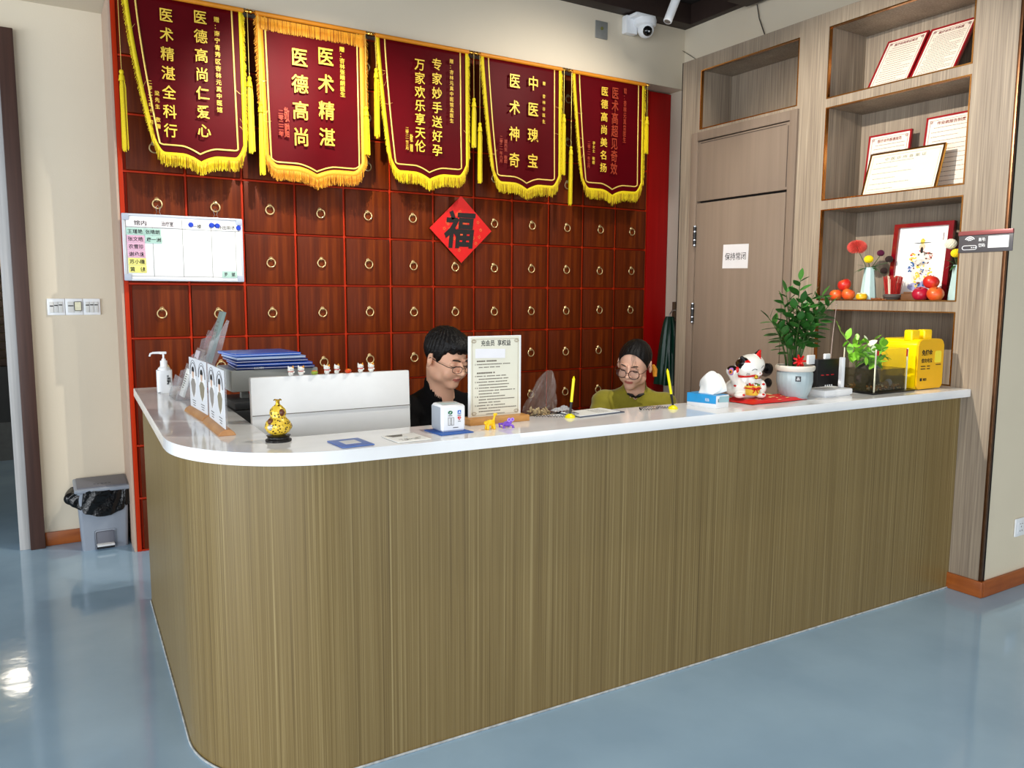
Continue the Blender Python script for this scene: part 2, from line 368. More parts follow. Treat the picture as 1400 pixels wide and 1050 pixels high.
# metal trims round the niches, each a piece of the wall
def edge_trim(y0, y1, z0, z1, t=.007):
    m = MB(); x0, x1 = XR-.003, XR+.02
    m.bb((x0, y0, z0), (x1, y0+t, z1)); m.bb((x0, y1-t, z0), (x1, y1, z1)); m.bb((x0, y0+t, z0), (x1, y1-t, z0+t)); m.bb((x0, y0+t, z1-t), (x1, y1-t, z1))
    return m.build('niche_trim', GOLD, wr)
edge_trim(-1.667, -.836, 2.692, 3.095)
for z0, z1 in ((2.69, 3.10), (2.10, 2.64), (1.508, 2.047), (1.068, 1.455)): edge_trim(-2.727, -1.877, z0, z1)
m = MB(); m.bb((XR-.006, -2.955, .085), (XR+.014, -2.94, 3.187), .002); m.build('corner_trim', mat('bronze_corner_trim', (120, 84, 60), .3, 1, var=.3), wr)
m = MB(); m.bb((XR+.014, -2.956, .085), (XR+.022, -2.945, 3.187)); m.build('joint_gap', DARKGAP, wr)
m = MB(); m.bb((XR-.002, -.655, 0), (XR+.30, -.648, 3.187)); m.build('edge_strip', mat('black_edge_strip', (30, 22, 18), .5), wr)

# door in the panelling
m = MB(); y0, y1 = -1.685, -.776
m.bb((XR-.018, y0, 0), (XR+.05, y0+.055, 2.672), .003); m.bb((XR-.018, y1-.06, 0), (XR+.05, y1, 2.672), .003); m.bb((XR-.018, y0+.055, 2.612), (XR+.05, y1-.06, 2.672), .003)
m.bb((XR+.03, y0+.05, 0), (XR+.05, y1-.05, 2.62), mi=1)
dr = struct(m.build('door_1', [DOORM, DARKGAP]))
m = MB(); m.bb((XR-.008, -1.626, 2.195), (XR+.028, -.840, 2.607), .003); tp = m.build('transom_panel', DOORM, dr)
m = MB()
for a, b in (((-1.618, 2.21), (-1.612, 2.585)), ((-1.60, 2.592), (-.86, 2.597))): m.bb((XR-.0087, a[0], a[1]), (XR-.007, b[0], b[1]))
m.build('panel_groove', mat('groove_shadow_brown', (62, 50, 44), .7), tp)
m = MB(); m.bb((XR-.010, -1.618, .01), (XR+.028, -.842, 2.180), .003); lf = m.build('door_leaf', DOORM, dr)
def hinge(z):
    m = MB(); m.cyl((XR-.022, -.842, z-.068), (XR-.022, -.842, z+.068), .011, mi=0)
    for q in (-.066, -.03, .03, .066): m.cyl((XR-.022, -.842, z+q-.004), (XR-.022, -.842, z+q+.004), .0125, mi=1)
    m.build('hinge', [BLACK, STEEL], dr)
hinge(1.955); hinge(1.41); hinge(.35)
m = MB(); m.cyl((XR-.012, -1.545, 1.065), (XR-.03, -1.545, 1.065), .034, seg=24); m.cyl((XR-.03, -1.545, 1.065), (XR-.06, -1.545, 1.065), .014); m.tube([(XR-.06, -1.545, 1.065), (XR-.065, -1.53, 1.068), (XR-.065, -1.50, 1.078), (XR-.065, -1.455, 1.075), (XR-.062, -1.44, 1.068)], [.014, .016, .018, .02, .012])
m.cyl((XR-.012, -1.548, .975), (XR-.024, -1.548, .975), .026, seg=20)
m.build('door_handle', BLACK, dr)

# left doorway (open) with its frame
m = MB(); m.bb((-.289, .345, 0), (-.212, .52, 3.0), .004)
do = struct(m.build('door_2', DKWOOD))
m = MB(); m.bb((-.345, .37, 0), (-.289, .52, 3.0), .004); m.build('steel_lining', grain('scratched_steel', [(.3, (150, 150, 150)), (.7, (206, 204, 202))], (60, 60, 1.5), .35, .05), do)
m = MB(); m.bb((-1.5, .345, 2.9), (-.289, .52, 3.0), .004); m.bb((-1.5, .345, 0), (-1.42, .52, 2.9), .004); m.build('door_frame', DKWOOD, do)
# room beyond the doorway: brick wall above a dark dado
m = MB(); m.bb((-4, 3.5, 0), (2.5, 3.6, 3.8)); m.bb((.6, .6, 0), (.7, 3.5, 3.8)); wl = struct(m.build('wall_left', mat('yellowish_plaster', (150, 132, 92), .8, var=.2, vscale=4)))
m = MB(); m.bb((-3, 3.42, .35), (.6, 3.5, .86)); m.build('dado', mat('dark_slate_dado', (60, 62, 62), .6, var=.3, vscale=4), wl)
m = MB(); m.bb((-3, 3.41, 0), (.6, 3.5, .35)); m.build('skirting_ledge', mat('grey_ledge', (104, 106, 104), .6, var=.2), wl)
BRK = mat('dark_brown_brick', (74, 60, 50), .8, var=.4, vscale=8, bump=.4)
m = MB(); m.box((0, 0, 0), (.21, .05, .065), .006); br = m.build('brick', BRK, wl, loc=(-.5, 3.46, .9))
for r in range(11):
    for k in range(9):
        if r or k: inst(br, 'brick', wl, (-1.3+.22*k+(.11 if r % 2 else 0), 3.46+rnd(-.005, .005), .9+.075*r))
m = MB(); m.bb((-3, 3.36, 1.72), (.6, 3.5, 1.76), .004); m.build('ledge', DKWOOD, wl)
m = MB(); m.bb((-1.3, 3.44, 1.95), (-.35, 3.48, 2.55), .006); pt = tag(m.build('wall_picture', mat('yellow_painting', (214, 186, 96), .6, var=.6, vscale=9)), 'yellow picture on the wall of the room beyond the left doorway', 'picture')

# ================================================================== MEDICINE DRAWER CABINET
cab = thing('medicine_cabinet', 'tall red-brown lacquered medicine cabinet with twelve columns of square ring-pull drawers behind the counter', 'cabinet', (X0, 0, 0))
m = MB()
m.bb((-.028, .02, 0), (12*DW+.012, .40, ZT))                       # carcass
m.bb((-.030, -.004, 0), (-.006, .40, ZT), .002)
for i in range(1, 13): m.bb((i*DW-.0065, -.003, 0), (i*DW+.0065, .03, ZT), .0015)
for j in range(11): m.bb((-.02, -.001, j*DH), (12*DW+.006, .03, j*DH+.010), .0015)
m.build('cabinet_frame', REDFR, cab)
m = MB(); m.bb((12*DW+.006, -.012, 0), (4.355-X0, .05, ZT), .003); m.build('side_board', REDP, cab)
m = MB(); m.bb((-.045, .0, 0), (-.031, .40, SOF-.003), .002); m.build('side_panel', mat('pinkish_primer_board', (190, 164, 144), .6, var=.08), cab)
m = MB(); m.box((0, 0, 0), (DW-.019, .024, DH-.016), .004, seg=2)
DMESH = None; RMESH = None
mr = MB(); mr.lathe([(0, 0), (.012, .001), (.013, .004), (.009, .009), (.005, .014), (0, .015)], (0, 0, .027), 18, R=Matrix.Rotation(PI/2, 3, 'X'))
mr.tube([(.0255*math.sin(a), -.012, -.0255*math.cos(a)) for a in np.linspace(0, 2*PI, 25)[:-1]], .0038, 8, closed=True)
for j in range(10):
    for i in range(12):
        loc = ((i+.5)*DW, -.002 - rnd(0, .004), j*DH+.005+DH/2)
        if DMESH is None: d = m.build('drawer', DRAWER, cab, loc=loc); DMESH = d
        else: d = inst(DMESH, 'drawer', cab, loc)
        if RMESH is None: RMESH = mr.build('ring_pull', BRASS, d, loc=(0, -.013, -.018))
        else: inst(RMESH, 'ring_pull', d, (rnd(-.002, .002), -.013, -.018+rnd(-.004, .004)), (0, rnd(-.12, .12), 0))

# ================================================================== RECEPTION COUNTER
cnt = thing('reception_counter', 'long reception counter with rounded left corner, olive-brown veneer front and white quartz top', 'counter', (0, 0, 0))
def arc(cx, cy, r, a0, a1, n): return [(cx+r*math.cos(math.radians(a0+(a1-a0)*k/n)), cy+r*math.sin(math.radians(a0+(a1-a0)*k/n))) for k in range(n+1)]
Rb = .44
body_out = [(.232, -.86), (.196, -2.1), (.190, -2.28)] + arc(.190+Rb, -2.28, Rb, 180, 270, 28)[1:] + [(XR-.002, -2.785)]
body_in = [(XR-.002, -2.70), (.66, -2.62)] + arc(.64, -2.33, .30, 270, 180, 14)[1:] + [(.32, -.86)]
m = MB(); m.prism(body_out + body_in, 1.022, Matrix.Translation((0, 0, .0)))
m.build('front_panel', COUNTER, cnt, 30)
Rt = .48
top_out = [(.205, -.775), (.150, -2.25)] + arc(.150+Rt, -2.295, Rt, 180, 270, 28)[1:] + [(1.2, -2.79), (XR-.002, -2.835)]
top_in = [(XR-.002, -2.53), (2.2, -2.50), (.60, -2.485)] + arc(.56, -2.375, .11, 270, 180, 10)[1:] + [(.475, -1.6), (.50, -.775)]
m = MB(); m.prism(top_out + top_in, .040, Matrix.Translation((0, 0, 1.025)), bev=.003)
m.build('worktop', STONE, cnt, 30)
m = MB(); m.bb((.50, -2.62, .72), (XR-.002, -1.95, .75), .002); m.build('desk_surface', mat('grey_desk_laminate', (150, 142, 130), .5), cnt)
m = MB(); pth = [(x-.004, y-.004, .004) for x, y in body_out]
m.tube(pth, .0042, 6); m.build('sealant_line', mat('dirty_white_sealant', (176, 180, 180), .6, var=.8, vscale=40), cnt)
CT = 1.065

# ================================================================== WALL BANNERS
def interp(pts, t):
    for (a, b), (c, d) in zip(pts, pts[1:]):
        if t <= c: return b + (d-b)*(t-a)/(c-a)
    return pts[-1][1]
def make_banner(label, xl, xr, pull, texts, dim=(), topfringe=False, ztop=3.135, zb=2.245, tass=((.0, 2.72, 2.29), (.0, 2.78, 2.34)), bright=False):
    yb = -.19; w = xr-xl; cx = (xl+xr)/2
    r = thing('wall_banner', label, 'banner', (cx, yb, ztop), 0, None)
    fr = FRINGO if topfringe else FRINGE
    def edge(u, v):                       # u across 0..1, v down 0..1 (1 = bottom profile)
        s = abs(2*u-1)
        bot = .115*max(0, (s-.72)/.28)**2.2 - .040*max(0, 1-s/.38)**1.6       # rounded corners, ogee tip
        zbot = zb + .045 + bot - ztop + .0
        x = -w/2 + w*u
        lp = pull*(v**1.4)*(1-u)
        x += lp
        z = zbot*v
        y = -.006*math.sin(9*x/w+v*3)*v - .018*v*(1-v) + .02*(lp/.1 if pull else 0)*(1-u)*v
        return x, y, z
    IN = .028
    m = MB(); m.grid(lambda u, v: edge(.0+u, v*1.0), 40, 30); cl = m.build('cloth', VELVET, r, 60)
    sol = cl.modifiers.new('s', 'SOLIDIFY'); sol.thickness = .003
    # gold ribbons: along both sides and the bottom
    def path(ins, n=70, y=-.004):
        P = []
        for k in range(22):
            v = k/22*.93; x, yy, z = edge(ins/w, v); P.append((x, yy+y, z))
        for k in range(n+1):
            u = ins/w+(1-2*ins/w)*k/n; x, yy, z = edge(u, 1-ins*1.1/(ztop-zb)); P.append((x, yy+y, z))
        for k in range(22):
            v = (21-k)/22*.93; x, yy, z = edge(1-ins/w, v); P.append((x, yy+y, z))
        return P
    def ribbon(P, wd, nm, mt):
        m = MB(); b = bmesh.new(); prev = None
        for k, p in enumerate(P):
            a = V(P[max(k-1, 0)]); c = V(P[min(k+1, len(P)-1)]); t = (c-a).normalized(); nrm = V((t.z, 0, -t.x)).normalized()
            q = (b.verts.new(V(p)-nrm*wd/2), b.verts.new(V(p)+nrm*wd/2))
            if prev: b.faces.new((prev[0], prev[1], q[1], q[0]))
            prev = q
        m.merge(b, Matrix(), 0); o = m.build(nm, mt, r, 60); s = o.modifiers.new('s', 'SOLIDIFY'); s.thickness = .002; return o
    gl = mat('gold_ribbon', (250, 214, 110), .4, .3)
    if topfringe: ribbon(path(.050), .009, 'gold_ribbon', gl)
    else: ribbon(path(.060), .009, 'gold_ribbon', gl)
    ribbon(path(.012 if not topfringe else .018), .022 if not topfringe else .036, 'side_fringe_band', fr)
    # fringe threads: one part nobody could count
    m = MB(); b = bmesh.new(); fr2 = mat('shaded_fringe_thread', (176, 132, 12), .7, var=.2) if not topfringe else mat('darker_orange_thread', (178, 108, 20), .7, var=.2)  # darker thread colour stands in for the shaded gaps between strands
    def strand(x, y, z, dx, dz, wd):
        n = V((-dz, 0, dx)).normalized()*wd/2; p = V((x, y, z)); q = p + V((dx, rnd(-.004, .004), dz)); c = b.verts
        t = V((0, -.0025, 0)); 
        a = [c.new(p-n), c.new(p+n), c.new(q+n*.8), c.new(q-n*.8)]; d = [c.new((p+q)/2+t)]
        mi = 1 if random.random() < .3 else 0
        for q_ in ((a[0], a[1], d[0]), (a[1], a[2], d[0]), (a[2], a[3], d[0]), (a[3], a[0], d[0])): b.faces.new(q_).material_index = mi
    for k in range(260):
        u = k/259; x, y, z = edge(u, 1); s = abs(2*u-1)
        strand(x + pull*0, y-.006-rnd(0, .004), z+.006, rnd(-.003, .003) , -rnd(.046, .068)*(1 if s < .93 else .7), .0028)
    for sd in (0, 1):
        for k in range(150):
            v = .02+.95*k/150; x, y, z = edge(sd, v); L = (.012 if not topfringe else .020)
            sx = -1 if sd == 0 else 1
            strand(x, y-.006, z, sx*L*rnd(.4, 1), -rnd(.012, .022), .0030)
    if topfringe:
        for k in range(260):
            u = k/259; strand(-w/2+w*u, -.012-rnd(0, .004), -.012, rnd(-.002, .002), -rnd(.062, .075), .0034)
    m.merge(b, Matrix(), None); fo = m.build('fringe', [fr, fr2], r, 0); fo['kind'] = 'stuff'
    # loose threads
    m = MB()
    for k in range(5):
        sd = random.choice((0, 1)); v = rnd(.25, .95); x, y, z = edge(sd, v); L = rnd(.03, .07); s = 1 if sd == 0 else -1
        m.tube([(x, y-.012, z), (x+s*L*.5, y-.02, z+rnd(-.02, .0)), (x+s*L, y-.016, z+rnd(-.01, .03))], .0008, 4)
    m.build('loose_thread', gl, r)
    # pole with gilded ends
    m = MB(); m.cyl((-w/2-.004, -.002, .008), (w/2+.004, -.002, .008), .0135, seg=14); pole = m.build('pole', ORANGE, r)
    for s in (-1, 1):
        m = MB(); m.lathe([(0, 0), (.010, .0), (.011, .006), (.006, .010), (.011, .016), (.0145, .024), (.012, .033), (.006, .04), (.004, .048), (0, .052)], (s*(w/2+.004), -.002, .008), 16, R=Matrix.Rotation(s*PI/2, 3, 'Y'))
        m.build('finial', GBALL, r)
    # tassels
    for s, (dx, za, zc) in zip((-1, 1), tass):
        x = s*(w/2+.006)+dx; m = MB()
        m.tube([(x, -.016, .0), (x, -.018, za-ztop)], .0014, 6, mi=1)
        z0 = za-ztop; L = za-zc
        m.lathe([(0, 0), (.009, -.004), (.012, -.014), (.008, -.024), (.013, -.032), (.014, -.045), (.017, -.06)], (x, -.018, z0), 14)
        for k in range(34):
            a = k*2.4; rr = .004+.013*((k*.618) % 1)
            m.tube([(x+.6*rr*math.cos(a), -.018+.6*rr*math.sin(a), z0-.045), (x+rr*math.cos(a), -.018+rr*math.sin(a), z0-.09), (x+1.1*rr*math.cos(a)+rnd(-.003, .003), -.018+rr*math.sin(a), z0-L*rnd(.93, 1))], .0026, 4)
        m.build('tassel', [FRINGE, gl], r)
    # lettering
    m = MB()
    for (s, x, z1, z0, wd) in texts:
        yb2 = -.0245; m = MB(); n_ = len(s); m.text('\n'.join(s), FY(x-cx, yb2, (z1+z0)/2-ztop), wd*.95, z1-z0, bold=.012 if wd > .05 else .008, space=max(1.0, (z1-z0)/n_/wd*1.0)*1.02, shear=.0); m.build('lettering', GOLDT, r, 0)
    if dim:
        m = MB()
        for (s, x, z1, z0, wd) in dim: m = MB(); m.text('\n'.join(s), FY(x-cx, -.0245, (z1+z0)/2-ztop), wd, z1-z0, bold=.012); m.build('faded_lettering', DIMT, r, 0)
    return r
make_banner('maroon banner at the far left of the row with seven-character gold columns and yellow fringe', .300, .920, .115,
    [('医术精湛全科行', .508, 3.07, 2.39, .075), ('医德高尚仁爱心', .684, 3.09, 2.41, .075), ('赠：南宁青秀区杏林元真中医馆', .772, 3.075, 2.555, .032), ('二零二二年十一月', .412, 2.68, 2.45, .024), ('梁先生　敬赠', .446, 2.63, 2.43, .026)],
    tass=((-.018, 2.72, 2.29), (.018, 2.78, 2.34)))
make_banner('wide maroon banner second from left, with orange-gold fringe along its top as well', .995, 1.655, .02,
    [('医德高尚', 1.236, 2.975, 2.415, .105), ('医术精湛', 1.396, 3.005, 2.43, .105), ('赠：杏林张晴朗医生', 1.500, 3.03, 2.735, .034)],
    [('二零二二年', 1.118, 2.61, 2.46, .032), ('　　　　　敬赠', 1.152, 2.63, 2.455, .032)], topfringe=True, zb=2.215, tass=((.014, 2.645, 2.225), (-.008, 2.70, 2.40)))
make_banner('middle maroon banner above the red paper diamond, its lower left edge pulled inwards', 1.728, 2.382, .085,
    [('万家欢乐享天伦', 2.018, 3.035, 2.455, .078), ('专家妙手送好孕', 2.140, 3.06, 2.44, .078), ('赠：杏林元真中医馆孟医生', 2.247, 3.072, 2.665, .030), ('二零二一年三月', 1.925, 2.60, 2.46, .024), ('　　敬赠', 1.955, 2.56, 2.45, .024)],
    zb=2.262, tass=((-.0, 2.94, 2.51), (.03, 2.85, 2.52)))
make_banner('fourth banner from the left with two four-character gold columns on dark maroon', 2.478, 3.140, .10,
    [('医术神奇', 2.735, 3.045, 2.42, .092), ('中医瑰宝', 2.888, 3.055, 2.43, .092), ('赠　杏林谷医生', 2.978, 3.03, 2.745, .026)],
    [('二零二一年六月', 2.628, 2.62, 2.44, .026), ('莫先生　敬赠', 2.665, 2.60, 2.44, .028)], zb=2.250, tass=((-.008, 2.694, 2.286), (.01, 2.833, 2.397)))
make_banner('narrowest-looking maroon banner at the right end of the row beside the dark red board', 3.240, 3.918, .10,
    [('医德高尚美名扬', 3.517, 3.065, 2.45, .068), ('李女士　敬赠', 3.424, 2.665, 2.50, .026)],
    [('医术高超见奇效', 3.617, 3.075, 2.44, .064), ('赠：杏林元真曾医生', 3.712, 3.085, 2.685, .030), ('二零二一年三月', 3.380, 2.66, 2.47, .026)], zb=2.262, tass=((-.012, 2.613, 2.183), (.012, 2.907, 2.623)))

# ================================================================== RED FU DIAMOND
fu = thing('paper_diamond', 'red paper diamond with a black brushed good-fortune character stuck on the drawers', 'decoration', (2.406, -.038, 1.985))
m = MB(); m.prism([(-.245, 0), (0, -.232), (.245, 0), (0, .232)], .003, FY(0, .0, 0)); m.build('red_card', REDT, fu)
m = MB()
m.prism([(-.233, 0), (0, -.220), (.233, 0), (0, .220), (-.233, 0), (-.237, 0), (0, .225), (.237, 0), (0, -.225), (-.237, 0)][:4], .0, FY(0, -.0034, 0)) if False else None
for k in range(46):
    a = rnd(0, 2*PI); q = rnd(.03, .15); x, z = q*math.cos(a)+.01, q*math.sin(a)
    for p in range(5): m.ell((x+.008*math.cos(p*1.257), -.0035, z+.008*math.sin(p*1.257)), (.0050, .0008, .0050), u=6, v=4)
o = m.build('gold_blossom_print', mat('gold_print', (222, 92, 50), .4, .2), fu); o['kind'] = 'stuff'
m = MB(); m.text('福', FY(-.01, -.0045, 0), .25, .26, bold=.030, depth=.001, shear=.12); m.build('lettering', INK, fu)

# ================================================================== WHITEBOARD
wb = thing('whiteboard', 'small white magnetic roster board hanging from two drawer rings', 'whiteboard', (.583, -.04, 1.79))
w_, h_ = .655, .375
m = MB(); m.box((0, 0, 0), (w_, .014, h_), .006); m.build('board_panel', mat('glossy_white_board', (244, 246, 248), .2), wb)
m = MB()
for s in (-1, 1): m.box((0, -.004, s*(h_/2-.005)), (w_-.03, .018, .013), .003); m.box((s*(w_/2-.005), -.004, 0), (.013, .018, h_-.03), .003)
for sx in (-1, 1):
    for sz in (-1, 1): m.box((sx*(w_/2-.018), -.005, sz*(h_/2-.018)), (.040, .022, .040), .008, mi=1)
m.build('board_frame', [mat('silver_board_frame', (205, 210, 218), .35, .3), ALU], wb)
m = MB()
for x in (-.317+.145, -.317+.305, -.317+.466): m.bb((x-.001, -.0085, -.165), (x+.001, -.0073, .165))
m.bb((-.31, -.0085, .112), (.31, -.0073, .114)); m.bb((-.31, -.0085, -.163), (.31, -.0073, -.161)); m.bb((-.311, -.0085, -.163), (-.309, -.0073, .165)); m.bb((.285, -.0085, -.163), (.287, -.0073, .165))
m.build('ruled_line', GREYINK, wb)
def magnet(txt, x, z, w, h, mt, tw=.7):
    m = MB(); m.box((x, -.010, z), (w, .004, h), .001); o = m.build('name_magnet', mt, wb)
    m = MB(); m.text(txt, FY(x, -.0122, z), w*tw, h*.62, bold=.012); m.build('lettering', INK, o, 0)
PINKM = mat('pink_magnet', (222, 176, 200), .6); MINT = mat('mint_magnet', (178, 212, 200), .6); YELM = mat('pale_yellow_magnet', (232, 226, 130), .6); PALE = mat('pale_header_strip', (240, 232, 234), .6)
for t, x, wd in (('馆内', -.235, .145), ('治疗室', -.092, .14)): magnet(t, x, .138, wd, .044, PALE, .45)
for t, x in (('一楼', .07, ), ('外出用餐', .235)): magnet(t, x, .132, .13, .038, WPAPER, .35 if t == '一楼' else .75)
for k, (t, mt) in enumerate((('王瑾艳', MINT), ('张文皓', PINKM), ('农雪珍', PINKM), ('谢承丞', PINKM), ('苏小穗', YELM), ('黄　健', YELM))): magnet(t, -.263+.001*k, .089-.0425*k, .092, .041, mt, .85)
magnet('张晴朗', -.172, .089, .088, .041, MINT, .85); magnet('唐一洲', -.168, .046, .088, .041, MINT, .85); magnet('罗　斌', .245, -.145, .085, .040, MINT, .75)
for x, z in ((.036, .140), (.152, .143), (.184, .141), (.31-.005, .134)):
    m = MB(); m.lathe([(0, 0), (.0155, 0), (.0155, .004), (.012, .010), (0, .012)], (x-.0, -.0075, z), 18, R=Matrix.Rotation(PI/2, 3, 'X')); m.build('round_magnet', mat('blue_magnet', (20, 62, 190), .3), wb)
for x in (-.137, .178):
    m = MB(); m.tube([(x, .012, .245), (x+.012, .0, .228), (x+.006, -.004, .205), (x+.014, -.004, .190), (x-.014, -.004, .190), (x-.006, -.004, .205), (x-.012, .0, .228)], .0018, 6, closed=True); m.box((x, -.004, .187), (.026, .012, .008), .002, mi=1)
    m.build('hanging_clip', [STEEL, BLACK], wb)

# ================================================================== SWITCHES, SOCKET, CAMERA, BOX, SPOTLIGHT
sw = thing('light_switches', 'row of three white labelled light switch plates on the cream wall left of the cabinet', 'light switch', (.012, .394, 1.447))
for k in range(3):
    x = -.094+.094*k; m = MB(); m.box((x, .0, 0), (.092, .012, .098), .003); p = m.build('switch_plate', WHITE, sw)
    n = 3 if k != 1 else 2
    for q in range(n):
        wq = .070/n; m = MB(); m.box((x-.035+wq*(q+.5), -.008, -.002), (wq-.002, .008, .064), .0015); m.build('rocker', mat('grey_white_rocker', (214, 214, 210), .35), p)
    m = MB()
    for q in range(n):
        if k == 1 and q == 1: continue
        m.box((x-.035+.07/n*(q+.5), -.0125, .008+rnd(-.004, .004)), (.07/n*.8, .001, .006))
    m.build('label_print', INK, p)
    if k == 1:
        m = MB(); m.box((x+.020, -.0135, .004), (.038, .003, .056), .004, mi=0); m.box((x+.020, -.0155, .004), (.033, .001, .050), 0, mi=1); m.build('switch_sticker', [INK, mat('pale_yellow_sticker', (232, 228, 196), .6, var=.2, vscale=60)], p)
so = thing('wall_socket', 'white wall socket low on the cream wall at the right edge', 'socket', (4.218, -2.956, .322))
m = MB(); m.box((0, 0, 0), (.10, .010, .098), .006); m.build('socket_plate', WHITE, so)
m = MB(); m.box((0, -.006, 0), (.060, .002, .062), .001, mi=1)
for a, b in ((-.010, -.018), (.010, -.018), (0, .004)): m.box((a, -.0075, b), (.003, .002, .008), 0, mi=0)
for a in (-.010, .010): m.box((a, -.0075, .02), (.008, .002, .003), 0, mi=0)
m.build('socket_face', [GREYINK, WHITE], so)

cm = thing('security_camera', 'white dome security camera high on the beam near the corner', 'camera', (3.83, -.15, 3.555))
m = MB(); m.box((-.06, -.03, .0), (.11, .06, .13), .012); m.box((0, -.09, .052), (.19, .12, .026), .012); m.build('bracket', WHITE, cm)
m = MB(); m.lathe([(0, 0), (.082, 0), (.086, -.015), (.082, -.045), (.060, -.06), (0, -.062)], (.03, -.10, .040), 28); m.build('camera_base', WHITE, cm)
m = MB(); m.ell((.03, -.11, -.035), .062); m.build('camera_ball', WHITE, cm)
m = MB(); m.ell((.018, -.142, -.052), (.040, .034, .040)); m.build('lens_window', mat('black_gloss_lens', (8, 8, 10), .08), cm)
m = MB(); m.ell((.008, -.174, -.068), (.007, .004, .007), u=10, v=6); m.build('lens_led', WHITE, cm)

jb = thing('junction_box_cover', 'small grey metal box cover on the beam left of the dome camera', 'cover plate', (3.522, -.155, 3.488))
m = MB(); m.box((0, 0, 0), (.112, .010, .125), .004); m.build('cover_plate', mat('dull_grey_metal', (150, 150, 146), .45, .4, var=.15), jb)
m = MB(); m.cyl((0, -.004, .01), (0, -.010, .01), .012, mi=0); m.build('knockout', mat('olive_plug', (118, 116, 60), .5), jb)

sp = thing('track_spotlight', 'white tube spotlight hanging from the dark ceiling near the right corner', 'spotlight', (3.60, -.90, 3.555))
m = MB(); q = V((0, 0, 0)); e = V((-.100, 0, -.220)); m.cyl(q, e, .029, seg=24, bev=.003); m.build('lamp_tube', WHITE, sp)
m = MB(); m.cyl((0, 0, -.02), (0, 0, .20), .007); m.box((0, 0, .215), (.10, .03, .025), .004); m.build('track_mount', WHITE, sp)
m = MB(); m.cyl(e, e+V((-.0004, 0, -.001)), .021, seg=20); m.build('lamp_lens', mat('dim_lamp_lens', (120, 116, 108), .3), sp)
cb = thing('loose_cable', 'thin grey cable dropping from the ceiling along the cream wall above the panelling', 'cable', (4.34, -.9, 3.6))
m = MB(); m.tube([(0, 0, .0), (.005, -.02, -.1), (.0, -.09, -.25), (-.05, -.14, -.36)], .004, 6); m.build('cable', mat('dark_cable', (60, 54, 50), .5), cb)
m = MB(); m.tube([(0, .75, -.13), (0, .60, -.23), (0, .45, -.29), (-.0, .32, -.34)], .0022, 5); m.build('thin_wire', mat('dark_cable', (60, 54, 50), .5), cb)
hb = thing('ceiling_junction', 'black metal channel end projecting from the ceiling above the panelling', 'bracket', (4.20, -1.05, 3.60))
m = MB(); m.box((0, 0, .02), (.20, .42, .055), .004); m.box((-.02, -.16, -.012), (.10, .05, .012), .002); m.build('channel', JOI, hb)

# ================================================================== SHEETS AND SIGNS ON THE RIGHT WALL
no = thing('door_notice', 'white paper notice with one line of text taped to the taupe door', 'notice', (XR-.0115, -1.222, 1.797))
m = MB(); m.box((0, 0, 0), (.0012, .225, .160), 0, R=Matrix.Rotation(.02, 3, 'X')); m.build('paper_sheet', mat('pale_grey_paper', (206, 203, 204), .7), no)
m = MB(); m.text('保持常闭', FX(-.0012, 0, .0), .185, .050, bold=.0); m.build('lettering', INK, no, 0)
wf = thing('wifi_sign', 'dark grey wireless network sign hanging on the oak pillar at the right', 'sign', (XR-.004, -2.853, 1.80))
m = MB(); m.box((0, 0, 0), (.006, .262, .088), .0025); m.build('sign_plate', mat('charcoal_sign', (78, 76, 80), .4), wf)
m = MB(); m.box((-.003, 0, .052), (.014, .264, .022), .003); m.build('top_rail', mat('dusty_rose_rail', (150, 84, 84), .35, .3), wf)
m = MB(); m.box((-.0035, -.064, .004), (.001, .098, .058), 0); m.build('password_field', WHITE, wf)
m = MB()
m.text('账号:', FX(-.0032, .014, .018), .034, .018, bold=.012); m.text('密码:', FX(-.0032, .014, -.010), .034, .018, bold=.012)
for rr, wd in ((.026, 1.05), (.018, .95), (.010, .8)):
    m.tube([(-.0034, .075-rr*math.sin(a), .008+rr*math.cos(a)) for a in np.linspace(-wd, wd, 11)], .0028, 6)
m.tube([(-.0034, .075+dx+.010*math.cos(a), -.020+.010*math.sin(a)) for dx, a0 in ((.026, -PI/2), (-.026, PI/2)) for a in np.linspace(a0, a0+PI, 9)], .0018, 6, closed=True)
for k in range(3): m.ell((-.0034, .052+.009*k-.006, -.020), (.001, .003, .003), u=8, v=6)
m.build('lettering', WHITE, wf, 0)

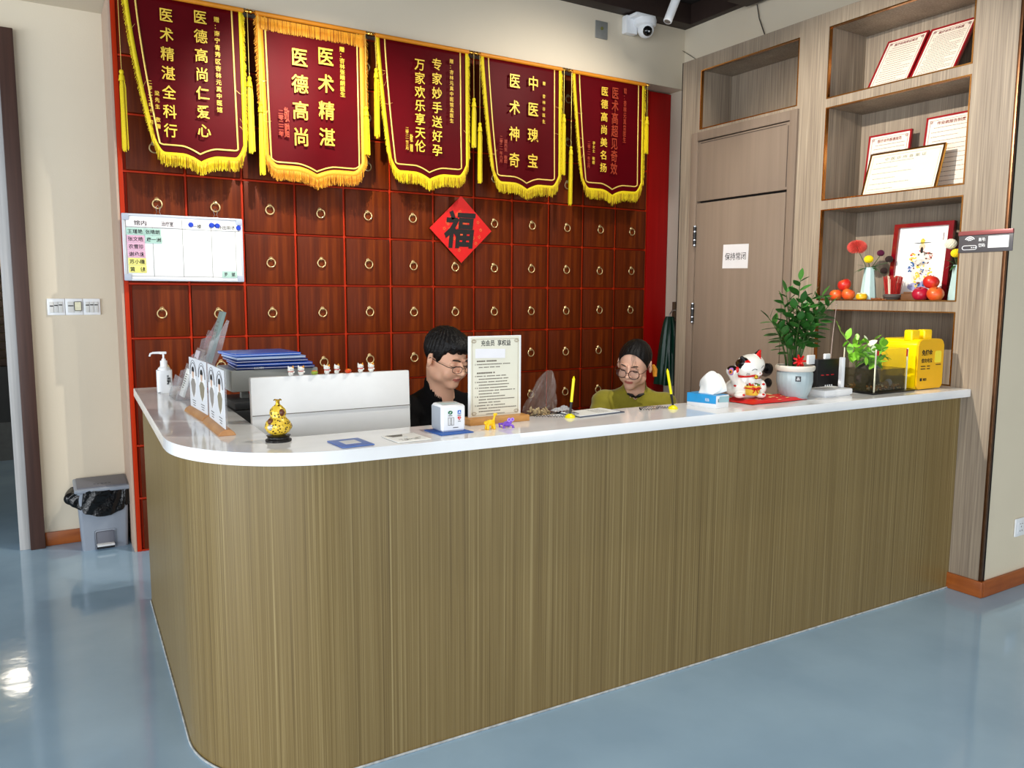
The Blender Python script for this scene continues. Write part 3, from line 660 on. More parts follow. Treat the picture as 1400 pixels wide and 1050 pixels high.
# ================================================================== CERTIFICATES IN THE NICHES
def certificate(label, yl, ybot, w, h, tilt, lean, x, zs, title, frame_mt, paper, border=.010, lines=16, gold=False, rows=None):
    """board standing on a shelf: lower far corner at (yl, zs), tilted in its plane by `tilt`, leaning back by `lean`"""
    t = thing('framed_certificate', label, 'certificate', (x, yl, zs), 0, 'certificates on the shelves')
    A = Matrix.Rotation(lean, 4, 'Y') @ Matrix.Rotation(tilt, 4, 'X')          # local: y-> -right, z up
    def P(u, v, d=0): return A @ V((-d, -u, v))
    F = A @ frame((0, 0, 0), (0, -1, 0), (0, 0, 1), (-1, 0, 0))
    def plate(u0, v0, u1, v1, d0, d1, mi=0, mb=None): mb.prism([(u0, v0), (u1, v0), (u1, v1), (u0, v1)], d1-d0, F @ Matrix.Translation((0, 0, d0)), mi)
    m = MB()
    plate(0, 0, w, h, 0, .010, 0, m)
    m.build('backboard', frame_mt, t)
    m = MB(); b = border
    for a in ((0, 0, w, b), (0, h-b, w, h), (0, b, b, h-b), (w-b, b, w, h-b)): plate(*a, .010, .016, 0, m)
    m.build('frame', GOLD if gold else frame_mt, t)
    m = MB(); plate(b, b, w-b, h-b, .010, .012, 0, m); m.build('printed_sheet', paper, t)
    m = MB(); q = b+.012
    ink = REDINK if not gold else GREYINK
    for a in ((q, q, w-q, q+.0015), (q, h-q-.0015, w-q, h-q), (q, q, q+.0015, h-q), (w-q-.0015, q, w-q, h-q)): plate(*a, .012, .0128, 0, m)
    if not gold:
        for cx_, cy_ in ((q+.008, q+.008), (w-q-.008, q+.008), (q+.008, h-q-.008), (w-q-.008, h-q-.008)):
            for s in (.004, .008): m.tube([F @ V((cx_+s*math.cos(a), cy_+s*math.sin(a), .0130)) for a in np.linspace(0, 2*PI, 9)[:-1]], .0010, 4, closed=True)
    m.build('border_print', ink, t, 0)
    m = MB(); m.text(title, F @ Matrix.Translation((w/2, h-.040 if not gold else h-.045, .0122)), w*(.56 if not gold else .55), .020 if not gold else .018, bold=.014 if not gold else .0)
    m.build('lettering', REDINK if not gold else GREYINK, t, 0)
    m = MB(); rr = random.Random(len(label))
    nl = lines; z1 = h-.066; z0 = q+.016
    for k in range(nl):
        v = z1-(z1-z0)*k/(nl-1) if nl > 1 else z1; u = q+.014+(.012 if k % 3 == 0 else 0); ue = (w-q-.014) - (rr.random()*.3*w if k % 3 == 2 else 0)
        if gold: ue = w*(.42 if k in (1, 3, 5) else .62)
        while u < ue:
            L = .003+.008*rr.random(); plate(u, v, min(u+L, ue), v+.0030, .0122, .0126, 0, m); u += L+.0022
    m.build('fine_print', mat('faded_brown_print', (120, 92, 74), .7) if not gold else GREYINK, t, 0)
    return t
DRED = mat('crimson_frame', (150, 12, 24), .3); GFR = mat('gold_frame_board', (206, 160, 40), .3, .8)
PINKP = mat('cream_pink_sheet', (242, 228, 212), .6)
certificate('red-framed certificate leaning back at the left of the top niche, the full page visible', -2.045, 0, .250, .375, 0, .54, 4.015, 2.692, '医疗机构持证规范', DRED, PINKP, lines=17)
certificate('red-framed certificate leaning back at the right of the top niche against its side', -2.310, 0, .250, .375, 0, .56, 4.005, 2.692, '医疗诊所工作制度', DRED, PINKP, lines=22)
certificate('upright red-framed certificate partly hidden behind the gold-framed licence', -1.985, 0, .270, .385, 0, .12, 4.12, 2.102, '医疗诊所医德规范', DRED, PINKP, lines=14)
certificate('red-framed certificate at the right of the second niche, behind the licence', -2.33, 0, .285, .430, 0, .12, 4.13, 2.102, '传染病报告制度', DRED, PINKP, lines=14)
certificate('wide gold-framed licence standing in front in the second niche', -2.075, 0, .445, .262, 0, .30, 3.985, 2.103, '中 医 诊 所 备 案 证', GFR, IVORY, lines=6, gold=True)

# framed portrait
pf = thing('framed_portrait', 'dark red framed print of a robed figure with wide hat in the third niche', 'picture', (4.06, -2.235, 1.512))
A = Matrix.Rotation(.10, 4, 'Y'); F = A @ frame((0, 0, 0), (0, -1, 0), (0, 0, 1), (-1, 0, 0)); w_, h_ = .345, .43
def PL(mb, u0, v0, u1, v1, d0, d1, mi=0): mb.prism([(u0, v0), (u1, v0), (u1, v1), (u0, v1)], d1-d0, F @ Matrix.Translation((0, 0, d0)), mi)
m = MB(); PL(m, 0, 0, w_, h_, 0, .010); m.build('backboard', BLACK, pf)
m = MB()
for a in ((0, 0, w_, .022), (0, h_-.022, w_, h_), (0, .022, .028, h_-.022), (w_-.028, .022, w_, h_-.022)): PL(m, *a, .010, .030)
m.build('frame', mat('dark_cherry_gloss', (120, 6, 22), .18, coat=.5), pf)
m = MB(); PL(m, .028, .022, w_-.028, h_-.022, .010, .014); m.build('print_paper', WPAPER, pf)
m = MB(); g = mat('robe_red', (206, 60, 40), .6); 
def blob(mb, u, v, ru, rv, mi, rot=0): mb.prism([(u+ru*math.cos(a)*math.cos(rot)-rv*math.sin(a)*math.sin(rot), v+ru*math.cos(a)*math.sin(rot)+rv*math.sin(a)*math.cos(rot)) for a in np.linspace(0, 2*PI, 17)[:-1]], .0006, F @ Matrix.Translation((0, 0, .014+.0004*mi)), mi)
random.seed(9)
def zone(n, u0, v0, ru, rv, cols, a=.004, b=.010):
    for k in range(n):
        t, q = rnd(0, 2*PI), math.sqrt(random.random()); blob(m, u0+ru*q*math.cos(t), v0+rv*q*math.sin(t), rnd(a, b)*.6, rnd(a, b), random.choice(cols), rnd(0, 3))
blob(m, .172, .075, .062, .026, 3); blob(m, .172, .150, .050, .078, 2); blob(m, .172, .232, .050, .040, 2)
zone(26, .172, .075, .060, .022, (3, 3, 2, 7, 8)); zone(34, .172, .140, .046, .066, (2, 2, 3, 5, 1, 8)); zone(22, .130, .238, .022, .034, (1, 1, 5, 2)); zone(22, .214, .238, .022, .034, (1, 1, 8, 2))
zone(14, .172, .262, .026, .016, (1, 1, 6), .003, .007); zone(12, .118, .185, .018, .030, (7, 7, 3)); zone(14, .232, .135, .016, .040, (5, 5, 8)); zone(16, .160, .120, .010, .055, (5, 1, 5)); zone(10, .190, .165, .012, .05, (1, 7))
blob(m, .172, .298, .017, .020, 4); blob(m, .172, .279, .008, .018, 6); blob(m, .172, .328, .012, .016, 5); zone(8, .172, .330, .012, .014, (1, 8, 5), .002, .005); blob(m, .172, .319, .052, .0022, 6)
m.prism([(.285, .33), (.289, .33), (.289, .37), (.285, .37)], .0006, F @ Matrix.Translation((0, 0, .0145)), 8)
m.build('printed_figure', [WPAPER, g, mat('robe_white', (236, 226, 214), .6), mat('robe_lavender', (160, 164, 206), .6), mat('print_skin', (236, 196, 164), .6), mat('print_yellow', (236, 206, 70), .6), INK, mat('print_blue', (40, 92, 150), .6), mat('print_brown', (110, 62, 40), .6)], pf, 0)

# ================================================================== OFFERINGS ON THE THIRD SHELF
SZ = 1.510
APM = []
for nm, a, b, lo in (('red_apple_skin', (206, 40, 34), (236, 120, 50), .45), ('orange_red_apple_skin', (222, 84, 36), (240, 150, 70), .4), ('magenta_apple_skin', (176, 22, 52), (206, 60, 70), .5)):
    mm = bpy.data.materials.new(nm); mm.use_nodes = True; nt = mm.node_tree; bs = nt.nodes['Principled BSDF']
    tc = nt.nodes.new('ShaderNodeTexCoord'); n = nt.nodes.new('ShaderNodeTexNoise'); n.inputs['Scale'].default_value = 14; n.inputs['Detail'].default_value = 8
    nt.links.new(tc.outputs['Object'], n.inputs[0]); cr = nt.nodes.new('ShaderNodeValToRGB'); cr.color_ramp.elements[0].position = lo; cr.color_ramp.elements[0].color = (*s2l(a), 1); cr.color_ramp.elements[1].position = .75; cr.color_ramp.elements[1].color = (*s2l(b), 1)
    nt.links.new(n.outputs['Fac'], cr.inputs[0]); nt.links.new(cr.outputs[0], bs.inputs['Base Color']); bs.inputs['Roughness'].default_value = .3; APM.append(mm)
def apple(label, x, y, z, r, mt, grp, tilt=(0, 0)):
    t = thing('apple', label, 'apple', (x, y, z), 0, grp)
    m = MB(); R = Matrix.Rotation(tilt[0], 3, 'X') @ Matrix.Rotation(tilt[1], 3, 'Y')
    prof = []
    for k in range(21):
        a = PI*k/20; rr = r*math.sin(a)*(1.02+.06*math.cos(a)); zz = r*.92*math.cos(a) - (r*.22*math.exp(-(rr/(r*.28))**2) if k < 10 else -r*.10*math.exp(-(rr/(r*.25))**2))
        prof.append((rr if 0 < k < 20 else 0, zz))
    m.lathe(prof, (0, 0, r*.86), 28, R=R); m.build('apple_flesh', mt, t, 60)
    m = MB(); p = V((0, 0, r*.86)); q = R @ V((0, 0, r*.62)); q2 = R @ V((.004, 0, r*.98)); m.tube([p+q, p+q2], .0016, 6); m.build('stem', mat('apple_stem', (70, 48, 24), .7), t)
apple('orange-red apple at the left front of the left pile on the shelf', 3.93, -1.975, SZ, .036, APM[1], 'apples in the left pile')
apple('orange apple at the right of the left pile, beside the small yellow cup', 3.935, -2.055, SZ, .038, APM[1], 'apples in the left pile', (.3, .2))
apple('red apple on top of the left pile', 3.945, -2.018, SZ+.058, .038, APM[0], 'apples in the left pile', (-.3, -.3))
apple('magenta apple at the left of the right pile', 3.94, -2.497, SZ, .042, APM[2], 'apples in the right pile', (.1, -.4))
apple('striped red-yellow apple at the right of the right pile', 3.925, -2.588, SZ, .042, APM[1], 'apples in the right pile', (.3, -.2))
apple('red apple on top of the right pile', 3.945, -2.548, SZ+.066, .040, APM[0], 'apples in the right pile', (.2, .2))
apple('dark apple half hidden at the back of the right pile', 3.995, -2.545, SZ, .036, APM[2], 'apples in the right pile')
MINTC = mat('pale_mint_glaze', (190, 220, 218), .3)
def vase(label, x, y, fl):
    t = thing('flower_vase', label, 'vase', (x, y, SZ))
    m = MB(); m.lathe([(0, 0), (.044, 0), (.046, .01), (.040, .07), (.031, .150), (.028, .185), (.030, .190), (.025, .188), (.022, .15), (0, .145)], (0, 0, 0), 8); m.build('vase_body', MINTC, t, 20)
    for (kind, dx, dy, dz, r, mt) in fl:
        m = MB(); m.tube([(0, 0, .12), (dx*.3, dy*.3, .20), (dx*.9, dy*.9, dz-.02), (dx, dy, dz)], .0022, 6); s = m.build('flower_stem', STEM, t)
        m = MB()
        if kind == 'big':
            for k in range(230):
                ph = math.acos(1-1.9*(k+.5)/230); a = k*2.39996; d = V((math.sin(ph)*math.cos(a), math.sin(ph)*math.sin(a), math.cos(ph)))
                p = V((dx, dy, dz))+d*r*.45; q = V((dx, dy, dz))+V((d.x*r*1.12, d.y*r*1.12, d.z*r*.85)); m.tube([p, (p+q)/2+V((0, 0, .003)), q], [.0026, .0030, .0014], 5)
        else:
            for k in range(90):
                ph = math.acos(1-1.9*(k+.5)/90); a = k*2.39996; d = V((math.sin(ph)*math.cos(a), math.sin(ph)*math.sin(a), math.cos(ph)*.85))
                m.ell(V((dx, dy, dz))+d*r*.78, (.0055, .0055, .0055), u=6, v=4)
            m.ell((dx, dy, dz), r*.8, u=10, v=8)
        m.build('flower_head', mt, t)
    for k in range(9):
        a = k*2.2; L = rnd(.04, .07); c = V((.018*math.cos(a), .018*math.sin(a), .19)); d = V((math.cos(a), math.sin(a), rnd(-.4, 1.0))).normalized()
        m = MB(); sx = d.cross(V((0, 0, 1))).normalized()*.009
        m.grid(lambda u, v: c + d*L*u + sx*(2*v-1)*math.sin(PI*min(1, .08+u*.92)) + V((0, 0, -.02*u*u)), 6, 2); lo = m.build('leaf', GREEN if k % 3 else mat('dark_leaf', (40, 30, 28), .6), t); s = lo.modifiers.new('s', 'SOLIDIFY'); s.thickness = .001
    return t
CORAL = mat('coral_petals', (236, 92, 80), .5, var=.35, vscale=70); YELF = mat('yellow_petals', (244, 216, 20), .5, var=.1); PURP = mat('dark_purple_petals', (84, 12, 50), .6); WHF = mat('white_petals', (240, 236, 216), .6, var=.08)
vase('mint vase with a large coral bloom and small yellow flower, left on the shelf', 3.985, -2.150, [('big', -.02, .075, .310, .050, CORAL), ('pom', -.03, -.012, .236, .027, YELF), ('pom', .0, -.065, .270, .020, PURP), ('pom', .03, -.10, .235, .022, mat('dried_dark_bloom', (44, 26, 22), .8)), ('pom', .02, -.078, .170, .020, mat('dried_dark_bloom', (44, 26, 22), .8))])
vase('mint vase with white and yellow flowers half hidden by the niche edge', 4.0, -2.662, [('pom', -.03, .035, .300, .034, WHF), ('pom', -.04, -.003, .250, .028, YELF), ('pom', .01, .01, .285, .018, PURP)])
cup = thing('candle_cup', 'small yellow ceramic cup between the apples and the incense bowl', 'cup', (3.925, -2.150, SZ))
m = MB(); m.lathe([(0, 0), (.020, 0), (.031, .012), (.032, .026), (.026, .036), (.023, .035), (.026, .025), (0, .012)], (0, 0, 0), 24); m.build('cup_body', mat('yellow_glaze', (232, 178, 20), .25), cup)
m = MB()
for k in range(6): m.ell((.018*math.cos(k), .018*math.sin(k), .038), (.007, .007, .005), u=8, v=5)
m.build('cup_rim_petals', mat('yellow_cream_glaze', (246, 232, 180), .4), cup)
bo = thing('incense_bowl', 'low dark bowl holding a thick bunch of red incense sticks', 'bowl', (3.95, -2.325, SZ))
m = MB(); m.lathe([(0, 0), (.022, 0), (.026, .006), (.046, .020), (.050, .032), (.044, .036), (.040, .030), (0, .028)], (0, 0, 0), 28); m.build('bowl_body', mat('grey_stoneware', (92, 88, 86), .4), bo)
m = MB()
for k in range(210):
    a = k*2.39996; rr = .036*math.sqrt(k/210); x, y = rr*math.cos(a), rr*math.sin(a); m.tube([(x, y, .030), (x*1.4+rnd(-.004, .004), y*1.4, .125+rnd(-.03, .015))], .0017, 4, mi=0 if k % 7 else 1)
o = m.build('incense_stick', [mat('incense_red', (176, 34, 28), .6, var=.2), IVORY], bo); o['kind'] = 'stuff'
st = thing('wooden_block', 'small brown wooden block in front of the framed portrait', 'block', (3.98, -2.415, SZ))
m = MB(); m.box((0, 0, .020), (.05, .085, .038), .003); m.box((-.005, 0, .044), (.035, .06, .010), .002); m.build('block_body', mat('brown_wood_block', (112, 74, 44), .5, var=.2), st)
df = thing('dried_nuts', 'scatter of small brown nuts beside the incense bowl', 'nuts', (3.92, -2.262, SZ))
m = MB()
for k in range(16): m.ell((rnd(-.012, .02), rnd(-.035, .04), .005+rnd(0, .006)), (.006, .009, .005), R=Euler((0, 0, rnd(0, 3))).to_matrix(), u=8, v=5)
o = m.build('nut', mat('nut_brown', (150, 84, 44), .6, var=.3, vscale=70), df); o['kind'] = 'stuff'

# ================================================================== THINGS ON THE COUNTER
# soap pump bottle
so = thing('pump_bottle', 'white pump sanitizer bottle at the far left end of the counter', 'bottle', (.318, -1.015, CT))
m = MB(); m.prism([(.034*np.sign(math.cos(a))*abs(math.cos(a))**.5, .024*np.sign(math.sin(a))*abs(math.sin(a))**.5) for a in np.linspace(0, 2*PI, 33)[:-1]], .108, bev=.004)
m.lathe([(.030, .104), (.026, .116), (.015, .124), (.013, .128), (0, .128)], (0, 0, 0), 20); m.build('bottle_body', WHITE, so)
m = MB(); m.cyl((0, 0, .124), (0, 0, .150), .0155, seg=22); m.cyl((0, 0, .150), (0, 0, .160), .010, .008); m.cyl((0, 0, .158), (0, 0, .182), .0045); m.box((-.002, 0, .187), (.030, .016, .012), .003)
m.tube([(-.012, 0, .188), (-.045, 0, .188), (-.056, 0, .184), (-.060, 0, .172)], [.006, .005, .0045, .004]); m.build('pump_head', WHITE, so)
m = MB()
for q, x in enumerate((.012, .019)): m.text('手消毒液\n免洗'.split('\n')[q % 2].replace('', '\n').strip(), FY(x, -.0245, .06), None, .045 if q == 0 else .025, bold=.02)
m.build('label_print', INK, so, 0)
# acrylic brochure stand
bs = thing('brochure_stand', 'clear acrylic tiered brochure stand next to the white pump bottle', 'stand', (.315, -1.37, CT))
sp_ = [(0, 0), (.055, 0), (.13, .07), (.20, .22), (.235, .345), (.225, .35), (.185, .28), (.168, .262), (.150, .255), (.135, .20), (.12, .19), (.105, .185), (.085, .13), (.07, .118), (.055, .115), (.035, .05), (.012, .045), (.003, .02)]
for y in (0, .205):
    m = MB(); m.prism(sp_, .003, frame((0, y, 0), (1, 0, 0), (0, 0, 1), (0, -1, 0))); m.build('side_panel', ACRYL, bs)
for k, (x, z, h) in enumerate(((.004, .0, .10), (.052, .03, .12), (.10, .09, .13), (.148, .16, .14))):
    m = MB(); m.box((x+.012, .1025, z+h/2), (.0025, .20, h), .0, R=Matrix.Rotation(.30, 3, 'Y')); m.build('pocket_panel', ACRYL, bs)
m = MB(); m.box((.03, .1025, .0015), (.06, .205, .003)); m.build('base_panel', ACRYL, bs)
def broch(label, x, z, h, mt, w=.10, y=.1, th=.006):
    t = thing('brochure', label, 'brochure', (.315+x, -1.37+y, CT+z)); m = MB(); R = Matrix.Rotation(.30, 3, 'Y')
    m.box(R @ V((0, 0, h/2)), (th, w, h), .001, R=R); m.build('leaflet_stack', mt, t)
    m = MB(); F2 = R.to_4x4() @ frame((0, 0, 0), (0, -1, 0), (0, 0, 1), (-1, 0, 0))
    for k in range(7): m.prism([(-w*.3, 0), (w*.3*rnd(.2, 1), 0), (w*.3*rnd(.2, 1), .004), (-w*.3, .004)], .0004, F2 @ Matrix.Translation((0, h*(.3+.08*k), th/2)))
    m.build('fine_print', GREYINK, t, 0); return t
GRG = mat('grey_green_leaflet', (122, 142, 138), .4, var=.1)
broch('tall grey-green leaflet in the top tier of the acrylic stand', .150, .16, .235, GRG, .09, .05, .014)
broch('pale upright leaflet behind the grey-green one in the acrylic stand', .175, .17, .215, mat('pale_pink_leaflet', (206, 196, 192), .5), .09, .15, .008)
broch('white leaflet in the lowest tier of the acrylic stand', .034, .012, .125, WPAPER, .09, .06, .010)
broch('narrow white leaflet in the second tier of the acrylic stand', .075, .05, .165, mat('lilac_white_leaflet', (214, 204, 212), .5), .08, .14)
# two portrait signs
def photo_sign(label, y0, y1, x0, x1, seed):
    t = thing('portrait_sign', label, 'sign', ((x0+x1)/2, (y0+y1)/2, CT), -math.atan2(x1-x0, y0-y1)*-1 if False else math.atan2(x1-x0, y0-y1))
    L = y0-y1
    # base: rounded wooden wedge
    m = MB(); m.prism([(-.030, 0), (.028, 0), (.022, .012), (.008, .021), (-.008, .021), (-.023, .012)], L+.01, frame((0, (L+.01)/2, 0), (1, 0, 0), (0, 0, 1), (0, -1, 0)), bev=.002)
    m.build('wooden_base', grain('light_beech', [(.3, (176, 122, 76)), (.7, (214, 164, 112))], (30, 4, 60), .45, .03), t)
    m = MB(); m.box((0, 0, .118), (.006, L, .200), .001); m.build('clear_panel', ACRYL, t)
    m = MB(); m.box((-.0040, 0, .118), (.0016, L-.004, .196)); pn = m.build('printed_sheet', mat('cool_white_print', (226, 230, 236), .35), t)
    rr = random.Random(seed); gm = mat('portrait_grey', (146, 140, 134), .6); gd = mat('portrait_line_grey', (110, 108, 108), .6); fc = mat('portrait_face', (206, 172, 150), .6)
    for s in (-1, 1):
        u = -s*-L/4; F = FX(-.0050, 0, 0); cu = s*L/4
        m = MB(); ar = lambda w, h, zc: [(cu+w*math.cos(a), zc+h*math.sin(a)) for a in np.linspace(0, PI, 15)]
        m.tube([F @ V((x, z, 0)) for x, z in ar(.052, .048, .150)], .0016, 5, mi=1); m.tube([F @ V((x, z, 0)) for x, z in ar(.060, .058, .150)], .0011, 5, mi=1)
        pts = [(cu+.048*math.cos(a), .125+(.042 if math.sin(a) > 0 else .062)*math.sin(a)) for a in np.linspace(0, 2*PI, 25)[:-1]]
        m.prism(pts, .0005, F, 3); pts = [(cu-.044, .118), (cu-.02, .136), (cu+.02, .136), (cu+.044, .118), (cu+.030, .085), (cu, .062), (cu-.030, .085)]
        m.prism(pts, .0005, F @ Matrix.Translation((0, 0, .0006)), 0 if s < 0 else 4)
        m.prism([(cu+.016*math.cos(a), .158+.021*math.sin(a)) for a in np.linspace(0, 2*PI, 17)[:-1]], .0004, F @ Matrix.Translation((0, 0, .0012)), 2)
        m.prism([(cu+.018*math.cos(a), .168+.015*math.sin(a)) for a in np.linspace(-.3, PI+.3, 13)], .0004, F @ Matrix.Translation((0, 0, .0017)), 5)
        for q in range(3): m.prism([(cu-.03+.006*q, .048-.009*q), (cu+.03-.004*q, .048-.009*q), (cu+.03-.004*q, .051-.009*q), (cu-.03+.006*q, .051-.009*q)], .0004, F, 1)
        m.build('printed_portrait', [gm, gd, fc, mat('portrait_oval_white', (240, 240, 240), .6), mat('portrait_olive_grey', (140, 132, 112), .6), INK], pn, 0)
    return t
photo_sign('white sign with two oval portraits on a wooden base, farther from the rounded corner', -1.694, -1.998, .330, .341, 1)
photo_sign('white sign with two oval portraits on a wooden base, nearer to the rounded corner', -2.036, -2.352, .340, .334, 2)
# gourd ornament
go = thing('gourd_ornament', 'golden gourd ornament on a dark carved base at the counter corner', 'ornament', (.456, -2.528, CT))
m = MB(); m.lathe([(0, 0), (.040, 0), (.041, .006), (.034, .010), (.034, .015), (.038, .019), (.030, .021), (0, .021)], (0, 0, 0), 24); m.build('carved_base', mat('black_carved_wood', (22, 20, 20), .4, bump=.4, bscale=90), go)
gm = bpy.data.materials.new('speckled_gold_enamel'); gm.use_nodes = True; nt = gm.node_tree; b_ = nt.nodes['Principled BSDF']; tc = nt.nodes.new('ShaderNodeTexCoord'); vo = nt.nodes.new('ShaderNodeTexVoronoi'); vo.inputs['Scale'].default_value = 130
nt.links.new(tc.outputs['Object'], vo.inputs['Vector']); cr = nt.nodes.new('ShaderNodeValToRGB'); cr.color_ramp.elements[0].position = .30; cr.color_ramp.elements[0].color = (*s2l((60, 40, 14)), 1); cr.color_ramp.elements[1].position = .42; cr.color_ramp.elements[1].color = (*s2l((232, 196, 62)), 1)
nt.links.new(vo.outputs['Distance'], cr.inputs[0]); nt.links.new(cr.outputs[0], b_.inputs['Base Color']); b_.inputs['Roughness'].default_value = .3; b_.inputs['Metallic'].default_value = .15
m = MB(); m.lathe([(0, .020), (.018, .021), (.034, .030), (.042, .045), (.038, .062), (.027, .074), (.023, .080), (.026, .090), (.024, .102), (.015, .112), (.008, .118), (0, .119)], (0, 0, 0), 30)
m.build('gourd_body', gm, go, 60)
m = MB(); m.tube([(0, 0, .116), (0, 0, .128), (.001, 0, .134)], [.007, .006, .009], 10); m.tube([(0, 0, .130), (.008, 0, .134), (.012, 0, .131)], .0025, 6); m.tube([(0, 0, .130), (-.008, 0, .134), (-.012, 0, .131)], .0025, 6); m.build('gourd_stem', mat('bright_gold', (222, 178, 60), .2, 1), go)
m = MB(); m.ell((-.030, -.026, .050), (.010, .006, .010), u=12, v=8); m.build('medallion', mat('silver_medallion', (214, 214, 208), .25, .6), go)
m = MB()
for a, z, r in ((.2, .045, .040), (1.0, .060, .036), (-1.3, .094, .0235), (-2.6, .066, .034)): m.ell((r*math.cos(a)*.96, r*math.sin(a)*.96, z), (.009, .009, .012), u=10, v=6)
m.build('brown_relief', mat('brown_enamel', (96, 50, 30), .35), go)
# flat cards
BLUEC = mat('blue_card', (86, 122, 196), .4)
def card(label, x, y, w, d, a, mt, inner):
    t = thing('counter_card', label, 'card', (x, y, CT+.001), a)
    m = MB(); m.box((0, 0, .0015), (w, d, .003), .001); m.build('card_plate', mt, t)
    m = MB(); m.box((.0, .004, .0034), (w*inner, d*inner*.9, .0006), 0, mi=0); m.build('white_field', mat('pale_field', (222, 226, 230), .5), t)
    return t
card('blue payment card lying flat on the counter beside the gourd', .640, -2.682, .105, .130, .06, BLUEC, .5)
c2 = card('white printed card lying flat between the blue card and the white terminal', .826, -2.688, .118, .130, .04, WPAPER, .1)
m = MB()
for k in range(5): m.box((-.02, .052-.007*k, .0036), (.06-.006*k, .003, .0006))
for k in range(9): m.box((rnd(-.04, .04), -.045+.010*k*.3, .0036), (rnd(.01, .03), .002, .0006))
m.build('fine_print', GREYINK, c2, 0)
# payment terminal on its blue mat
bm_ = thing('blue_mat', 'blue square mat under the white payment terminal', 'mat', (1.005, -2.640, CT+.0005), .05)
m = MB(); m.box((0, 0, .0015), (.125, .125, .003), .001); m.build('mat_sheet', mat('royal_blue_mat', (34, 92, 176), .5), bm_)
pt = thing('payment_terminal', 'small white payment terminal cube with coloured icons standing on a blue mat', 'payment terminal', (1.012, -2.622, CT+.004), -.02)
m = MB(); m.prism([(-.045, .0), (.045, .0), (.047, .085), (.035, .093), (-.045, .090)], .088, frame((-.044, 0, 0), (0, 1, 0), (0, 0, 1), (1, 0, 0)) @ Matrix(), bev=.006)
m.build('terminal_shell', WHITE, pt)
m = MB(); m.box((.0, .010, .0925), (.062, .050, .002), .001, R=Matrix.Rotation(-.02, 3, 'X')); m.build('top_display', mat('grey_green_display', (188, 206, 204), .2), pt)
m = MB(); m.box((-.0445, .003, .045), (.002, .070, .078), .001); m.build('painted_side_shade', mat('side_shade_grey', (158, 166, 176), .4), pt)  # grey sheet paints shade onto the left side of the white shell
F = FY(0, -.0462, 0)
m = MB()
m.prism([(-.014+.0085*math.cos(a), .066+.0065*math.sin(a)) for a in np.linspace(0, 2*PI, 17)[:-1]], .0008, F, 0)
m.prism([(.014, .059), (.026, .059), (.026, .072), (.014, .072)], .0008, F, 1); m.prism([(.016, .042), (.020, .038), (.024, .042), (.027, .048), (.022, .051), (.020, .049), (.016, .051), (.013, .047)], .0008, F, 2)
m.text('A', F @ Matrix.Translation((.020, .0655, .0009)), None, .009, mi=3, bold=.02); m.prism([(-.018, .064), (-.016, .066), (-.010, .070), (-.0145, .063)], .0004, F @ Matrix.Translation((0, 0, .0009)), 3)
m.prism([(.018, .044), (.0235, .044), (.0235, .046), (.018, .046)], .0004, F @ Matrix.Translation((0, 0, .0009)), 3)
for x in (-.022, -.010):
    for a in ((x, .022, x+.0095, .0232), (x, .0478, x+.0095, .049), (x, .022, x+.0012, .049), (x+.0083, .022, x+.0095, .049)): m.prism([(a[0], a[1]), (a[2], a[1]), (a[2], a[3]), (a[0], a[3])], .0006, F, 4)
for x, z, w in ((-.014, .0545, .014), (.020, .0535, .013), (.020, .0330, .010), (.006, .0125, .020)): m.prism([(x-w/2, z), (x+w/2, z), (x+w/2, z+.002), (x-w/2, z+.002)], .0005, F, 5)
m.build('icon_print', [mat('icon_green', (20, 110, 70), .4), mat('icon_blue', (24, 104, 200), .4), mat('icon_red', (214, 40, 40), .4), WHITE, GREYINK, INK], pt, 0)
# membership sign
ms = thing('membership_sign', 'tall cream sign with black Chinese headline in a wooden base on the counter', 'sign', (1.250, -2.530, CT))
OAKB = grain('honey_wood', [(.3, (176, 118, 56)), (.7, (212, 158, 92))], (6, 30, 60), .4, .03)
m = MB(); m.box((-.004, -.012, .0115), (.252, .075, .023), .002); m.build('wooden_base', OAKB, ms)
m = MB(); m.box((0, .0, .166), (.222, .006, .304), .001); m.build('clear_panel', WHITE, ms)
m = MB(); m.box((0, -.0040, .167), (.206, .0012, .296)); pn = m.build('printed_sheet', mat('cream_print_sheet', (226, 224, 206), .5, var=.04, vscale=20), ms)
F = FY(0, -.0048, .0)
m = MB(); m.text('充会员  享权益', F @ Matrix.Translation((.002, .292, 0)), .125, .022, bold=.008, depth=.0004); m.build('lettering', INK, pn, 0)
m = MB(); 
for (u0, v0, u1, v1) in ((-.096, .028, .096, .029), (-.096, .306, .096, .307), (-.097, .028, -.096, .307), (.096, .028, .097, .307)): m.prism([(u0, v0), (u1, v0), (u1, v1), (u0, v1)], .0004, F)
for sx in (-1, 1):
    for z in (.036, .299):
        for s in (.006, .010): m.tube([F @ V((sx*.090+s*math.cos(a), z+s*math.sin(a)*.6, 0)) for a in np.linspace(0, 2*PI, 9)[:-1]], .0007, 4, closed=True)
m.build('border_print', mat('brown_line_print', (150, 130, 100), .6), pn, 0)
m = MB(); m.box((-.022, -.0055, .254), (.125, .0012, .034), 0, R=Matrix.Rotation(.03, 3, 'Y')); m.build('correction_strip', mat('white_paper_strip', (234, 234, 238), .5), pn)
m = MB(); v = .224; rr = random.Random(4)
rows = [(1, .5), (0, .85), (2, .55), (-1, 0), (1, .45), (0, .75), (2, .8), (0, .75), (2, .8), (0, .75), (2, 1), (2, .55), (0, .7), (2, .95), (2, .6), (0, .7), (2, 1), (2, .6)]
